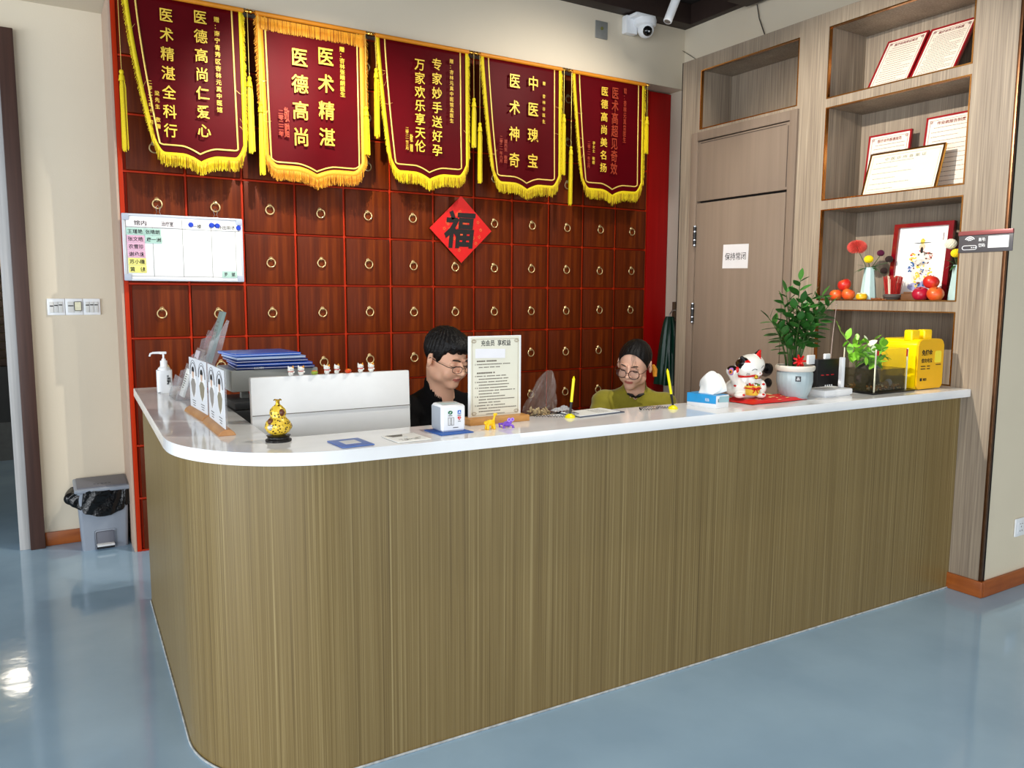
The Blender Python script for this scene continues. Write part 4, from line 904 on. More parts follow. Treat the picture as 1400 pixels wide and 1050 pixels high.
for kind, ln in rows:
    if kind >= 0:
        u = -.078 if kind != 2 else -.070; ue = -.078+.165*ln; hh = .0052 if kind == 1 else .0034
        if kind == 0: m.tube([F @ V((-.084+.0022*math.cos(a), v+.002+.0022*math.sin(a), 0)) for a in np.linspace(0, 2*PI, 9)[:-1]], .0005, 4, closed=True)
        while u < ue:
            L = .0030+.003*rr.random() if kind != 1 else .006; m.prism([(u, v), (u+L, v), (u+L, v+hh), (u, v+hh)], .0003, F); u += L+.0012+(.004 if rr.random() < .1 else 0)
    v -= .0108
m.prism([(-.04, .0305), (.04, .0305), (.04, .0325), (-.04, .0325)], .0003, F)
m.build('fine_print', mat('brown_grey_print', (108, 100, 88), .7), pn, 0)
# toy animals
def sdf_small(name, f, r, h, mats, parent, midx=None): return sdf_obj(name, f, r[0], r[1], h, mats, parent, midx)
YT = mat('toy_yellow', (250, 200, 20), .35, sub=.1); PT = mat('toy_purple', (132, 84, 206), .35)
dn = thing('toy_dinosaur', 'tiny yellow long-necked toy animal in front of the membership sign', 'toy', (1.150, -2.672, CT))
def fd(P):
    d = sE(P, (0, 0, .024), (.018, .011, .011))
    for sx in (-1, 1):
        for sy in (-1, 1): d = smin(d, sC(P, (sx*.011, sy*.006, .020), (sx*.013, sy*.008, .003), .0045, .0045), .003)
    d = smin(d, sC(P, (.012, 0, .026), (.018, 0, .048), .0045, .003), .004); d = smin(d, sE(P, (.020, -.001, .052), (.0085, .005, .005)), .002)
    d = smin(d, sE(P, (-.017, -.002, .024), (.008, .009, .008)), .002)
    return d
sdf_small('toy_body', fd, ((-.035, -.02, -.003), (.035, .02, .062)), .0016, YT, dn)
m = MB(); m.ell((-.021, -.0095, .026), .0012, u=8, v=6); m.ell((-.0235, -.002, .019), (.002, .004, .0012), u=8, v=6); m.build('toy_face', mat('toy_orange', (226, 96, 30), .5), dn)
fg = thing('toy_frog', 'tiny purple toy frog with ring eyes beside the yellow toy animal', 'toy', (1.222, -2.662, CT))
def ff(P):
    d = sE(P, (0, 0, .013), (.017, .012, .009), Matrix.Rotation(-.3, 3, 'Y'))
    d = smin(d, sE(P, (.011, -.004, .019), (.009, .009, .007)), .003)
    for a, b, c in (((-.012, -.008, .012), (-.022, -.014, .012), (-.020, -.014, .002)), ((-.012, .008, .012), (-.022, .014, .012), (-.020, .014, .002)), ((.010, -.008, .010), (.018, -.015, .007), (.017, -.015, .001)), ((.010, .008, .010), (.018, .015, .007), (.017, .015, .001))):
        d = smin(d, sC(P, a, b, .0045, .003), .002); d = smin(d, sC(P, b, c, .003, .0025), .001); d = smin(d, sE(P, (c[0]+.002, c[1]-.001, .0015), (.006, .004, .0018)), .001)
    return d
sdf_small('toy_body', ff, ((-.032, -.024, -.003), (.032, .024, .036)), .0015, PT, fg)
for x in (.004, .018):
    m = MB(); m.tube([(x+.0055*math.cos(a), -.011, .028+.0055*math.sin(a)) for a in np.linspace(0, 2*PI, 15)[:-1]], .0020, 6, closed=True); m.ell((x, -.0105, .028), (.004, .002, .004), mi=1, u=10, v=6); m.build('toy_eye', [mat('toy_lilac', (190, 150, 236), .4), PT], fg)
# pens on stands, cords
YP = mat('yellow_pen_plastic', (244, 232, 0), .35)
def pen(label, x, y, top, cordpts):
    t = thing('counter_pen', label, 'pen', (x, y, CT), 0, 'yellow counter pens')
    m = MB(); m.lathe([(0, 0), (.020, 0), (.0205, .004), (.016, .010), (.009, .014), (.006, .016), (0, .016)], (0, 0, 0), 24); m.build('pen_base', YP, t)
    tp = V((top[0]-x, top[1]-y, top[2]-CT)); b0 = V((0, 0, .012)); q = b0.lerp(tp, .33)
    m = MB(); m.cyl(b0, q, .0042, .0052, seg=12); m.build('pen_grip', BLACK, t)
    m = MB(); e = b0.lerp(tp, .93); m.cyl(q, e, .0056, .0056, seg=12); m.cyl(e, tp, .0056, .0012, seg=12); m.build('pen_barrel', YP, t)
    m = MB(); P = []
    for k in range(len(cordpts)-1):
        a, b = V(cordpts[k]), V(cordpts[k+1]); n = max(4, int((b-a).length/.0022))
        for i in range(n):
            p = a.lerp(b, i/n); ph = (len(P))*1.3; d = (b-a).normalized(); s = V((-d.y, d.x, 0)); P.append(p + s*.0032*math.cos(ph) + V((0, 0, .0045+.0032*math.sin(ph))))
    P = [p - V((x, y, CT)) for p in P]; m.tube(P, .0011, 4); m.build('coiled_cord', BLACK, t)
    return t
c_ = CT
pen('yellow pen standing in its round base by the clipboard', 1.546, -2.594, (1.562, -2.594, 1.224), [(1.546, -2.594, c_), (1.50, -2.56, c_), (1.45, -2.525, c_), (1.43, -2.50, c_)])
pen('yellow pen standing in its round base by the tissue box', 2.056, -2.612, (2.018, -2.612, 1.234), [(2.056, -2.612, c_), (2.03, -2.56, c_), (1.98, -2.535, c_), (1.93, -2.55, c_), (1.91, -2.58, c_), (1.95, -2.60, c_), (2.0, -2.59, c_)])
# clipboard
cl = thing('clipboard', 'clipboard with white form lying behind the left yellow pen', 'clipboard', (1.690, -2.545, CT), .10)
m = MB(); m.box((0, 0, .002), (.24, .12, .004), .001); m.build('board_sheet', mat('blue_grey_board', (74, 82, 100), .5), cl)
m = MB(); m.box((-.008, .002, .0055), (.215, .112, .003), 0); m.build('paper_form', WPAPER, cl)
m = MB(); m.box((-.108, 0, .010), (.020, .06, .007), .002); m.cyl((-.112, -.03, .014), (-.112, .03, .014), .004); m.build('metal_clip', STEEL, cl)
m = MB()
for k in range(6): m.box((.06-.012*k, .0, .0073), (.0012, .08, .0004))
m.build('form_lines', GREYINK, cl, 0)
# tray with plastic bag behind the counter edge
tr = thing('document_tray', 'black document tray standing on the inner desk behind the counter top', 'tray', (1.56, -2.40, .75))
m = MB()
for z in (0, .09, .18, .27): m.box((0, 0, z+.004), (.30, .15, .006), .002); m.box((0, .074, z+.012), (.30, .004, .022), .001); m.box((-.149, 0, z+.012), (.004, .15, .022), .001); m.box((.149, 0, z+.012), (.004, .15, .022), .001)
for sx in (-1, 1):
    for sy in (-1, 1): m.cyl((sx*.145, sy*.07, .0), (sx*.145, sy*.07, .28), .004)
m.build('tray_body', BLACK, tr)
bg = thing('plastic_bag', 'clear crumpled plastic bag with pale dried pieces, right of the membership sign', 'bag', (1.535, -2.40, 1.030))
PLAST = glassmat('clear_crinkled_plastic', (150, 134, 124), .20, .12)
random.seed(11)
m = MB()
def bagf(u, v):
    a = 2*PI*u; r = (.070*(1-v)**.6 + .010) * (1+.14*math.sin(5*a+6*v)+.10*math.sin(11*a-9*v+1)); 
    return V((r*math.cos(a)*.95 + .045*v*v, r*math.sin(a)*.62, .004+.195*v))
m.grid(bagf, 48, 18); m.build('bag_film', PLAST, bg, 0)
m = MB()
for k in range(60): m.ell((rnd(-.048, .048), rnd(-.028, .028), .010+rnd(0, .035)*(1-0)), (.011, .005, .004), R=Euler((rnd(0, 3), rnd(0, 3), rnd(0, 3))).to_matrix(), u=7, v=5)
o = m.build('dried_piece', mat('pale_dried_root', (222, 196, 142), .7, var=.2), bg); o['kind'] = 'stuff'
gs = thing('plastic_wrap', 'small crumpled piece of clear wrap between the plastic bag and the clipboard', 'wrap', (1.60, -2.455, CT+.001))
m = MB(); m.grid(lambda u, v: V((-.04+.09*u, -.02+.045*v, .002+.022*abs(math.sin(5*u+2*v))*math.sin(PI*u)*math.sin(PI*v)+.003*math.sin(31*u)*math.cos(23*v)+.003)), 24, 14); m.build('wrap_film', glassmat('cloudy_wrap', (226, 228, 230), .5, .15), gs, 0)
# tissue box
ti = thing('tissue_box', 'blue and white tissue box with a white tissue pulled up', 'tissue box', (2.243, -2.622, CT), .14)
TB = mat('sky_blue_carton', (44, 156, 220), .4, var=.2, vscale=22)
m = MB(); m.box((0, 0, .027), (.088, .150, .054), .002); m.build('carton', WHITE, ti)
m = MB(); m.prism([(-.0745, .016), (.0745, .020), (.0745, .0538), (-.0745, .0538)], .0008, frame((-.0440, 0, 0), (0, -1, 0), (0, 0, 1), (-1, 0, 0))); m.box((-.004, 0, .0545), (.080, .149, .0012)); m.prism([(-.0300, .026), (.043, .022), (.0435, .048), (-.02, .050)], .0006, FY(0, -.0752, 0), 1)
m.build('carton_print', [TB, mat('mint_grey_print', (158, 196, 204), .5, var=.2)], ti)
m = MB(); m.text('纸抽', frame((-.0450, -.03, .034), (0, -1, 0), (0, 0, 1), (-1, 0, 0)), .02, .014, bold=.0); m.build('lettering', WHITE, ti, 0)
m = MB(); m.text('I', FY(-.030, -.0756, .034), .003, .014); m.build('lettering', INK, ti, 0)
m = MB()
def tis(u, v):
    y = .062-.125*u; w = math.sin(PI*min(1, max(0, u*1.0)))**.55; z = .052 + v*(.030+.060*w)*(1-.10*math.sin(9*u))
    return V((-.020+.030*v+.012*math.sin(7*u+3*v)*v, y*(.55+.45*v)-.006*v, z))
m.grid(tis, 22, 10)
m.grid(lambda u, v: tis(u, v)+V((.012+.02*v, 0, -.012*v)), 22, 10)
o = m.build('tissue_sheet', WPAPER, ti, 80); s = o.modifiers.new('s', 'SOLIDIFY'); s.thickness = .0012

# lucky cat on its cushion
cu = thing('red_cushion', 'flat red printed cushion cloth under the white cat figurine', 'cushion', (2.600, -2.615, CT), .0)
m = MB()
def cush(u, v):
    x, y = -.17+.36*u, -.085+.175*v; e = min(1, 7*min(u, 1-u, v, 1-v)); return V((x+.05*v*(u-.2), y+.004*math.sin(9*u), .003+.012*e+.003*math.sin(14*u+3)*math.cos(11*v)*e))
m.grid(cush, 30, 16); cb_ = bmesh.new(); m.grid(lambda u, v: V((cush(u, v).x, cush(u, v).y, .0015)), 6, 6); m.build('cushion_cloth', REDT, cu, 60)
m = MB()
for k in range(34):
    u, v = rnd(.05, .95), rnd(.08, .92); p = cush(u, v); m.ell(p+V((0, 0, .001)), (rnd(.004, .012), rnd(.003, .008), .0014), u=8, v=4)
o = m.build('gold_cloud_print', mat('pale_gold_print', (232, 196, 134), .5), cu); o['kind'] = 'stuff'
lc = thing('lucky_cat', 'white ceramic beckoning cat figurine with raised paw, red collar and yellow basket', 'figurine', (2.520, -2.580, CT+.018), -.42)
WC = mat('white_ceramic', (242, 240, 232), .12, coat=.6); RC = mat('red_glaze', (206, 24, 22), .15); BC = mat('black_glaze', (20, 14, 14), .15); YC = mat('yellow_basket_glaze', (240, 206, 70), .2)
Rh = (Matrix.Rotation(.50, 3, 'Z') @ Matrix.Rotation(.38, 3, 'X') @ Matrix.Rotation(-.25, 3, 'Y'))
hc = np.array((.008, -.010, .140)); R_ = np.array(Rh)
def hp(x, y, z): return tuple(hc + R_ @ np.array((x, y, z)))
def fcat(P):
    d = sE(P, (0, .008, .040), (.096, .064, .050)); d = smin(d, sE(P, (0, -.004, .085), (.058, .045, .035)), .02)
    d = smin(d, sE(P, tuple(hc), (.076, .056, .050), Rh), .008)
    d = smin(d, sE(P, (-.056, -.030, .050), (.022, .022, .034)), .008); d = smin(d, sE(P, (.060, -.020, .045), (.022, .024, .034)), .008)
    d = smin(d, sE(P, (-.050, -.050, .014), (.026, .020, .014)), .006); d = smin(d, sE(P, (.045, -.052, .014), (.024, .020, .014)), .006)
    for sx in (-1, 1):
        a = hp(sx*.040, .004, .030); b = hp(sx*.055, .006, .056); d = smin(d, sC(P, a, b, .022, .008), .006)
    d = smin(d, sC(P, (-.060, -.020, .070), (-.082, -.040, .105), .018, .020), .008); d = smin(d, sE(P, (-.086, -.044, .120), (.027, .025, .025)), .006)
    d = smin(d, sE(P, hp(0, -.054, -.012), (.018, .010, .012)), .008)
    return d
def mcat(c):
    q = (c - hc) @ R_; i = np.zeros(len(c), int)
    ear = (q[:, 2] > .038) & (abs(q[:, 0]) > .030); i[ear] = 2; i[ear & (q[:, 1] < .004)] = 1; i[ear & (q[:, 0] < -.02) & (q[:, 1] >= -.010)] = 2
    i[(q[:, 0] < -.040) & (q[:, 2] > .012) & (q[:, 1] > -.012) & (i == 0)] = 2
    col = (abs(q[:, 2]+.046) < .010) & (c[:, 2] > .085) & (abs(c[:, 0]) < .06) & (c[:, 1] > -.06) & (q[:, 0] > -.05); i[col] = 1; return i
sdf_obj('cat_body', fcat, (-.12, -.085, -.004), (.10, .08, .235), .0032, [WC, RC, BC], lc, mcat)
m = MB(); m.tube([V((.058*math.cos(a)+.004, -.006+.046*math.sin(a), .100+.006*math.cos(a))) for a in np.linspace(0, 2*PI, 29)[:-1]], .0065, 8, closed=True); m.build('collar', RC, lc)
m = MB(); m.ell((.020, -.056, .094), (.010, .008, .010), u=12, v=8); m.build('bell', mat('bright_gold', (222, 178, 60), .2, 1), lc)
m = MB(); m.lathe([(0, 0), (.026, 0), (.032, .012), (.035, .030), (.037, .040), (.033, .042), (0, .044)], (.006, -.050, .014), 22); m.build('basket', YC, lc)
m = MB()
for k in range(30):
    a = k*2.4; r = .030*math.sqrt((k+.5)/30); m.ell((.006+r*math.cos(a), -.050+r*math.sin(a), .060+rnd(-.002, .004)), .0052, mi=k % 4, u=7, v=5)
m.build('basket_gems', [RC, mat('brown_gem', (110, 56, 24), .2), mat('green_gem', (96, 130, 60), .2), WC], lc)
m = MB(); m.tube([V((.006+.0375*math.cos(a), -.050+.0375*math.sin(a), .046)) for a in np.linspace(PI, 2*PI, 15)], .003, 6)
for s in (-1, 1): m.tube([(.006, -.088, .046), (.006+s*.014, -.089, .054), (.006+s*.020, -.087, .046), (.006+s*.010, -.089, .040), (.006, -.088, .046), (.006+s*.012, -.086, .026)], .0022, 6)
m.build('basket_ribbon', RC, lc)
m = MB()
m.ell((-.098, -.062, .120), (.014, .008, .017), mi=0, u=14, v=8); m.ell((-.102, -.066, .120), (.009, .007, .011), mi=1, u=12, v=8); m.ell((-.105, -.070, .120), (.005, .004, .006), mi=2, u=10, v=6); m.ell((-.072, -.065, .128), (.008, .006, .014), mi=3, u=10, v=8)
m.build('paw_ornament', [mat('lilac_glaze', (170, 120, 190), .2), mat('orange_glaze', (232, 140, 50), .2), BC, RC], lc)
m = MB()
def fl(*pts): m.tube([V(hp(*p)) for p in pts], .0011, 5)
ey = lambda s: [(s*.026+dx, -.0495+.0*dx+abs(s*.026+dx)**2*6*1.0-.000, .008+.006*math.cos(dx*150)) for dx in (-.012, -.006, 0, .006, .012)]
def onhead(x, z): 
    t = max(0, 1-(x/.076)**2-(z/.050)**2); return (x, -.056*math.sqrt(t)-.0012, z)
for s in (-1, 1):
    fl(*[onhead(s*.026+dx, .012+.005*math.cos(dx*140)) for dx in (-.012, -.006, 0, .006, .012)])
    fl(*[(p[0], p[1]-.006 if abs(p[0]) < .015 else p[1]-.001, p[2]) for p in [onhead(s*(.002+dx), -.018-.006*math.sin(dx*200)) for dx in (0, .006, .012, .018)]])
    for q in range(3): fl(onhead(s*.045, -.004-.006*q), onhead(s*.058, -.001-.009*q))
m.build('painted_face', BC, lc)
m = MB(); p = onhead(0, -.006); m.ell(hp(p[0], p[1]-.006, p[2]), (.004, .003, .003), u=8, v=6); m.build('nose', mat('pink_glaze', (214, 130, 120), .3), lc)
m = MB()
for a in ((-.070, -.044, .055), (-.040, -.066, .016), (.062, -.040, .060), (.050, -.068, .018)): m.ell(a, (.008, .006, .005), u=10, v=6)
m.build('red_flower_print', RC, lc)

# potted plant
pp = thing('potted_plant', 'dark green leafy plant in a fluted pale blue-grey ceramic pot', 'plant', (2.778, -2.632, CT))
m = MB(); m.lathe([(0, 0), (.058, 0), (.060, .006), (.057, .012), (.070, .040), (.078, .080), (.077, .118), (.073, .128)], (0, 0, 0), 72, flute=.035, nfl=24)
m.lathe([(.072, .126), (.084, .130), (.088, .140), (.087, .150), (.083, .154), (.077, .152), (.074, .142), (.072, .130)], (0, 0, 0), 48, mi=1); m.build('pot', [mat('celadon_grey_glaze', (166, 182, 186), .25, var=.05), mat('cream_rim_glaze', (222, 214, 200), .3)], pp)
m = MB(); m.lathe([(0, .142), (.074, .140), (.074, .130), (0, .130)], (0, 0, 0), 24); m.build('soil', SOIL, pp)
vd = V((-.78, -.62, 0)); sd_ = V((.62, -.78, 0))
m = MB(); q = vd*.0785 + sd_*.016 + V((0, 0, .098)); m.box(q, (.004, .024, .024), .0, R=Matrix.Rotation(math.atan2(vd.y, vd.x), 3, 'Z')); m.build('pot_label', BLACK, pp)
m = MB(); m.text('品', frame(q+vd*.0022, sd_, (0, 0, 1), vd), .012, .013, depth=.0004); m.build('lettering', WHITE, pp, 0)
m = MB(); LEN = 1.0
lb = bmesh.new(); rows = 7; P_ = []
for i in range(rows+1):
    t = i/rows; w = .34*math.sin(PI*min(1, t*.97+.015))**.8*(1-.2*t)+.004; z = -.10*t*t; P_.append([lb.verts.new((t, -w, z+.05*w)), lb.verts.new((t, 0, z-.02)), lb.verts.new((t, w, z+.05*w))])
for a, b in zip(P_, P_[1:]):
    for k in range(2): lb.faces.new((a[k], b[k], b[k+1], a[k+1]))
m.merge(lb, Matrix(), 0); leafobj = m.build('leaf', GREEN, pp, 80); leafmesh = leafobj.data; LEAFN = 0
def leaf_at(parent, p, d, s, name='leaf', me=None, roll=0):
    global LEAFN
    if me is None and LEAFN == 0: o = leafobj
    else: o = bpy.data.objects.new(name, me or leafmesh); COL.objects.link(o)
    o.parent = parent; q = V(d).normalized().to_track_quat('X', 'Z'); o.rotation_mode = 'QUATERNION'; from mathutils import Quaternion
    o.rotation_quaternion = q @ Quaternion((1, 0, 0), roll); o.location = p; o.scale = (s, s, s); LEAFN += 1; return o
random.seed(21)
right = V((.79, -.61, 0)); toc = V((-.61, -.79, 0))
stems = [(-.125, .225, .0, 10), (-.07, .30, .02, 9), (.01, .40, -.02, 12), (.055, .32, .03, 10), (.135, .285, .0, 11), (-.03, .27, .05, 9), (.04, .26, -.06, 9), (.09, .22, .05, 8), (-.05, .35, -.03, 10), (.005, .30, .06, 9), (-.09, .18, .06, 8), (.06, .25, .09, 9), (.11, .33, -.02, 10), (-.01, .22, .09, 9)]
for k, (dx, hh, dy, n) in enumerate(stems):
    base = right*(-.012+dx*.18) + toc*rnd(-.02, .02) + V((0, 0, .135)); end = right*(dx-.0) + toc*dy + V((0, 0, .140+hh)); mid = base.lerp(end, .5) + V((0, 0, .03)) - right*dx*.22
    cur = [base*(1-t)**2 + mid*2*t*(1-t) + end*t*t for t in np.linspace(0, 1, 14)]
    m = MB(); m.tube(cur, [.0052*(1-.7*i/13) for i in range(14)], 6); m.build('stem', STEM, pp)
    for i in range(n):
        t = .34+.64*i/(n-1); p = base*(1-t)**2 + mid*2*t*(1-t) + end*t*t; tan = (end-mid).normalized(); side = tan.cross(toc).normalized()*(1 if i % 2 else -1)
        d = side*.9 + tan*.75 + toc*rnd(-.2, .55); s = rnd(.052, .072)*(1 if i < n-2 else .75); leaf_at(pp, p, d, s, roll=rnd(-.5, .5))
    leaf_at(pp, end, (end-mid), .055)
m = MB(); q0 = right*.010 + toc*.03 + V((0, 0, .175))
m.cyl(right*(-.018)+toc*.0+V((0, 0, .132)), right*(-.018)+V((0, 0, .20)), .013, .015, seg=12, mi=1)
m.cyl(right*(-.018)+V((0, 0, .168)), right*(-.018)+V((0, 0, .172)), .0155, seg=14, mi=2)
for a in np.linspace(0, 2*PI, 8)[:-1]:
    d = right*math.cos(a) + V((0, 0, math.sin(a))); s = toc*.3
    m.tube([q0, q0+d*.014+toc*.008, q0+d*.026+toc*.002, q0+d*.020-toc*.004], [.002, .006, .005, .001], 6)
for a in (-1.2, -1.9): m.tube([q0, q0+right*.02*math.cos(a)+V((0, 0, -.018)), q0+right*.034*math.cos(a)+V((0, 0, -.036))], [.003, .005, .003], 5)
m.build('red_bow', [REDT, mat('dark_plant_stump', (24, 24, 16), .6), STEEL], pp)

# router, black box, antenna
ro = thing('white_router', 'flat white router box beside the plant pot', 'router', (3.020, -2.635, CT), 0)
m = MB(); m.box((0, 0, .019), (.205, .115, .030), .008); m.box((0, 0, .003), (.19, .10, .006), .001); m.build('router_case', WHITE, ro)
m = MB(); m.box((.0, 0, .0345), (.15, .075, .001)); m.build('router_lid', mat('soft_white_plastic', (226, 228, 228), .4), ro)
bk = thing('black_charger_box', 'black upright box with red dashes and white dots behind the white router', 'box', (3.140, -2.515, CT))
m = MB(); m.box((0, 0, .080), (.165, .05, .160), .004); m.build('box_case', BLACK, bk)
m = MB()
for k in range(3): m.box((-.045+.038*k, -.0255, .083), (.020, .001, .004), 0, mi=0)
for k in range(4): m.ell((-.020+.016*k, -.0257, .030), (.005, .001, .005), mi=1, u=12, v=6)
m.build('front_print', [mat('red_dash', (220, 34, 40), .5), WHITE], bk, 0)
for x, w, h, z in ((.015, .040, .026, .172), (-.105, .05, .045, .160)): m = MB(); m.box((x, .0, z), (w, .012, h), .003); m.build('white_tab', WHITE, bk)
m = MB(); m.tube([(.070, .02, .150), (.080, .02, .28), (.095, .02, .425)], [.0028, .0022, .0014], 8); m.ell((.095, .02, .425), .004, u=8, v=6); m.build('antenna', mat('grey_antenna', (150, 132, 124), .4, .3), bk)
ws = thing('white_stick', 'white upright stick device standing on the router in front of the fish tank', 'device', (3.083, -2.655, CT+.036))
m = MB(); m.box((0, 0, .072), (.022, .020, .144), .004); m.build('stick_case', WHITE, ws)

# fish tank
ft = thing('fish_tank', 'small clear glass tank with dark murky water and gravel on the counter', 'fish tank', (3.385, -2.625, CT+.006))
w_, d_, h_ = .255, .172, .208
m = MB(); m.box((-.010, .0, -.002), (.335, .235, .006), .001); m.build('tank_tray', BLACK, ft)
for c, s in (((0, -d_/2, h_/2), (w_, .004, h_)), ((0, d_/2, h_/2), (w_, .004, h_)), ((-w_/2, 0, h_/2), (.004, d_, h_)), ((w_/2, 0, h_/2), (.004, d_, h_))):
    m = MB(); m.box(c, s); m.build('glass_pane', GLASS, ft, 0)
m = MB()
for sx in (-1, 1):
    for sy in (-1, 1): m.box((sx*w_/2, sy*d_/2, h_/2), (.005, .005, h_))
m.build('pane_edge', mat('bright_glass_edge', (226, 222, 196), .2), ft)
m = MB(); m.box((0, 0, .055), (w_-.008, d_-.008, .108)); m.build('water', WATER, ft, 0)
m = MB()
for k in range(420): m.ell((rnd(-w_/2+.01, w_/2-.01), rnd(-d_/2+.01, d_/2-.01), .006+rnd(0, .020)), (rnd(.004, .008), rnd(.004, .007), rnd(.003, .006)), mi=random.choice((0, 0, 1, 2)), u=6, v=4)
o = m.build('gravel', [mat('orange_gravel', (196, 124, 40), .5), mat('brown_gravel', (96, 62, 30), .6), mat('pale_gravel', (226, 206, 150), .5)], ft, 60); o['kind'] = 'stuff'
m = MB()
for x, y, z, w, h in ((-.115, -d_/2-.003, .19, .014, .022), (.10-.02, d_/2-.006, .185, .05, .020), (w_/2-.010, -d_/2-.003, .185, .012, .036)): m.box((x, y, z), (w, .0012, h))
m.build('red_sticker', mat('red_sticker', (196, 30, 26), .5), ft)
dw = thing('driftwood', 'dark driftwood mass inside the left half of the glass tank', 'driftwood', (3.330, -2.622, CT+.012))
def fdw(P): 
    d = sE(P, (-.01, 0, .055), (.062, .052, .070)); d = smin(d, sC(P, (-.02, 0, .09), (.05, .01, .08), .030, .018), .02); d = smin(d, sC(P, (.02, -.02, .04), (.09, .02, .02), .026, .016), .015)
    return d + .0045*np.sin(P[..., 0]*190)*np.sin(P[..., 1]*170+1)*np.sin(P[..., 2]*150)
sdf_obj('wood_mass', fdw, (-.09, -.07, -.02), (.12, .07, .14), .0045, mat('dark_mossy_wood', (40, 26, 14), .7, var=.6, vscale=40), dw)
for (x, y, z, r, nm, lb) in ((3.455, -2.655, .034, .022, mat('white_stone', (206, 206, 210), .5), 'whitish round stone inside the tank by the front glass'), (3.418, -2.665, .030, .018, mat('tan_stone', (176, 140, 92), .5), 'tan stone inside the tank beside the whitish one')):
    t = thing('tank_stone', lb, 'stone', (x, y, CT+.012)); m = MB(); m.ell((0, 0, z-.008), (r, r*.8, r*.95), u=9, v=6); m.build('stone_body', nm, t, 60)
for k, (x, y, z, L) in enumerate([(3.40, -2.60, .112, .06)]):
    t = thing('silver_stone', 'silvery faceted stone on top of the driftwood', 'stone', (x, y, CT+z)); m = MB(); m.ell((0, 0, .012), (.060, .032, .022), u=8, v=5); m.ell((.03, .0, .018), (.03, .02, .016), u=6, v=4); m.build('stone_body', mat('silver_rock', (150, 150, 158), .35, .2, var=.5, vscale=80), t, 10)
ap = thing('tank_plant', 'bright green leafy plant with leaves painted pale as if lit, growing out of the glass tank', 'plant', (3.320, -2.615, CT+.125))
LITLEAF = mat('lit_pale_green_leaf', (226, 236, 196), .45, var=.1)  # near-white leaf copy: strong light on the plant put into its colour
l2 = leafmesh.copy(); l2.materials.clear(); l2.materials.append(GREEN2); l3 = leafmesh.copy(); l3.materials.clear(); l3.materials.append(LITLEAF)
random.seed(5)
ends = [(-.10, .13, .01), (-.05, .16, .0), (-.005, .12, .03), (.04, .14, .0), (.08, .10, .02), (-.06, .08, .04), (.02, .07, .05), (.09, .06, .04), (-.02, .05, .06), (.06, .09, -.03), (-.09, .06, .02), (.05, .02, .06)]
for k, (dx, hh, dy) in enumerate(ends):
    base = right*(dx*.15) + V((0, 0, .0)); end = right*dx + toc*dy + V((0, 0, hh)); mid = base.lerp(end, .5)+V((0, 0, .03))
    cur = [base*(1-t)**2 + mid*2*t*(1-t) + end*t*t for t in np.linspace(0, 1, 8)]; m = MB(); m.tube(cur, .0016, 5); m.build('stem', mat('light_stem', (130, 160, 70), .5), ap)
    for i in range(8):
        t = .25+.75*i/7; p = base*(1-t)**2 + mid*2*t*(1-t) + end*t*t; a = rnd(0, 6.28); d = right*math.cos(a)+V((0, 0, math.sin(a)))+toc*rnd(-.2, .8)
        leaf_at(ap, p, d, rnd(.036, .060), me=l3 if (k in (2, 3, 6, 9) and i % 2) else l2, roll=rnd(-1, 1))
    if k == 0: 
        m = MB(); m.tube([end, end+right*(-.03)+V((0, 0, .04)), end+right*(-.045)+V((0, 0, .075))], .0014, 5); m.build('stem', mat('light_stem', (130, 160, 70), .5), ap)
        for q in (.02, .05, .075): leaf_at(ap, end+right*(-q*.6)+V((0, 0, q)), right*(-.4)+V((0, 0, 1)), .022, me=l2)

# yellow power bank station
ys = thing('power_bank_station', 'large rounded bright yellow power bank rental box with two upright slots on top', 'charging station', (3.680, -2.628, CT))
YB = mat('bright_yellow_plastic', (255, 214, 0), .28); YB2 = mat('deep_yellow_front', (240, 180, 6), .35)
def rrect(w, h, r, n=6):
    P = []
    for cx, cy, a0 in ((w/2-r, h-r, 0), (-w/2+r, h-r, 90), (-w/2+r, r*.6, 180), (w/2-r, r*.6, 270)):
        rr = r if cy > h/2 else r*.6; cx2 = (w/2-rr)*(1 if cx > 0 else -1); P += [(cx2+rr*math.cos(math.radians(a0+90*k/n)), cy+rr*math.sin(math.radians(a0+90*k/n))) for k in range(n+1)]
    return P
m = MB(); m.prism(rrect(.222, .252, .030), .190, frame((0, .095, .003), (1, 0, 0), (0, 0, 1), (0, -1, 0)), bev=.003); m.build('station_shell', YB, ys, 40)
m = MB(); m.prism(rrect(.222, .250, .030), .010, frame((0, -.094, .004), (1, 0, 0), (0, 0, 1), (0, -1, 0)), bev=.004); m.build('front_cover', YB2, ys, 40)
for x in (-.072, .036):
    m = MB(); m.box((x, -.040, .272), (.068, .045, .058), .009, seg=3); m.build('top_slot', YB, ys, 40)
F = FY(0, -.1045, 0)
m = MB(); m.text('免押金', F @ Matrix.Translation((-.035, .188, 0)), .092, .030, bold=.025); m.text('借充电宝', F @ Matrix.Translation((-.035, .148, 0)), .092, .022, bold=.012)
m.text('美团', F @ Matrix.Translation((-.045, .052, 0)), .030, .014, bold=.025); m.prism([(-.085, .045), (-.068, .045), (-.068, .060), (-.085, .060)], .0006, F)
for u0, u1, v in ((-.083, -.045, .117), (-.083, -.045, .104), (-.030, -.004, .117), (-.030, -.004, .104), (.045, .085, .122)):
    u = u0
    while u < u1: m.prism([(u, v), (u+.005, v), (u+.005, v+.005), (u, v+.005)], .0004, F); u += .0066
m.build('lettering', INK, ys, 0)
m = MB(); m.prism([(.060+x, .165+y) for x, y in rrect(.056, .06, .012)], .0012, F @ Matrix.Translation((0, -.030, 0))); m.build('code_plate', mat('pale_yellow_plate', (252, 232, 60), .4), ys)
gp = thing('grey_board', 'thin grey-white board standing behind the right side of the yellow box', 'board', (3.845, -2.665, CT))
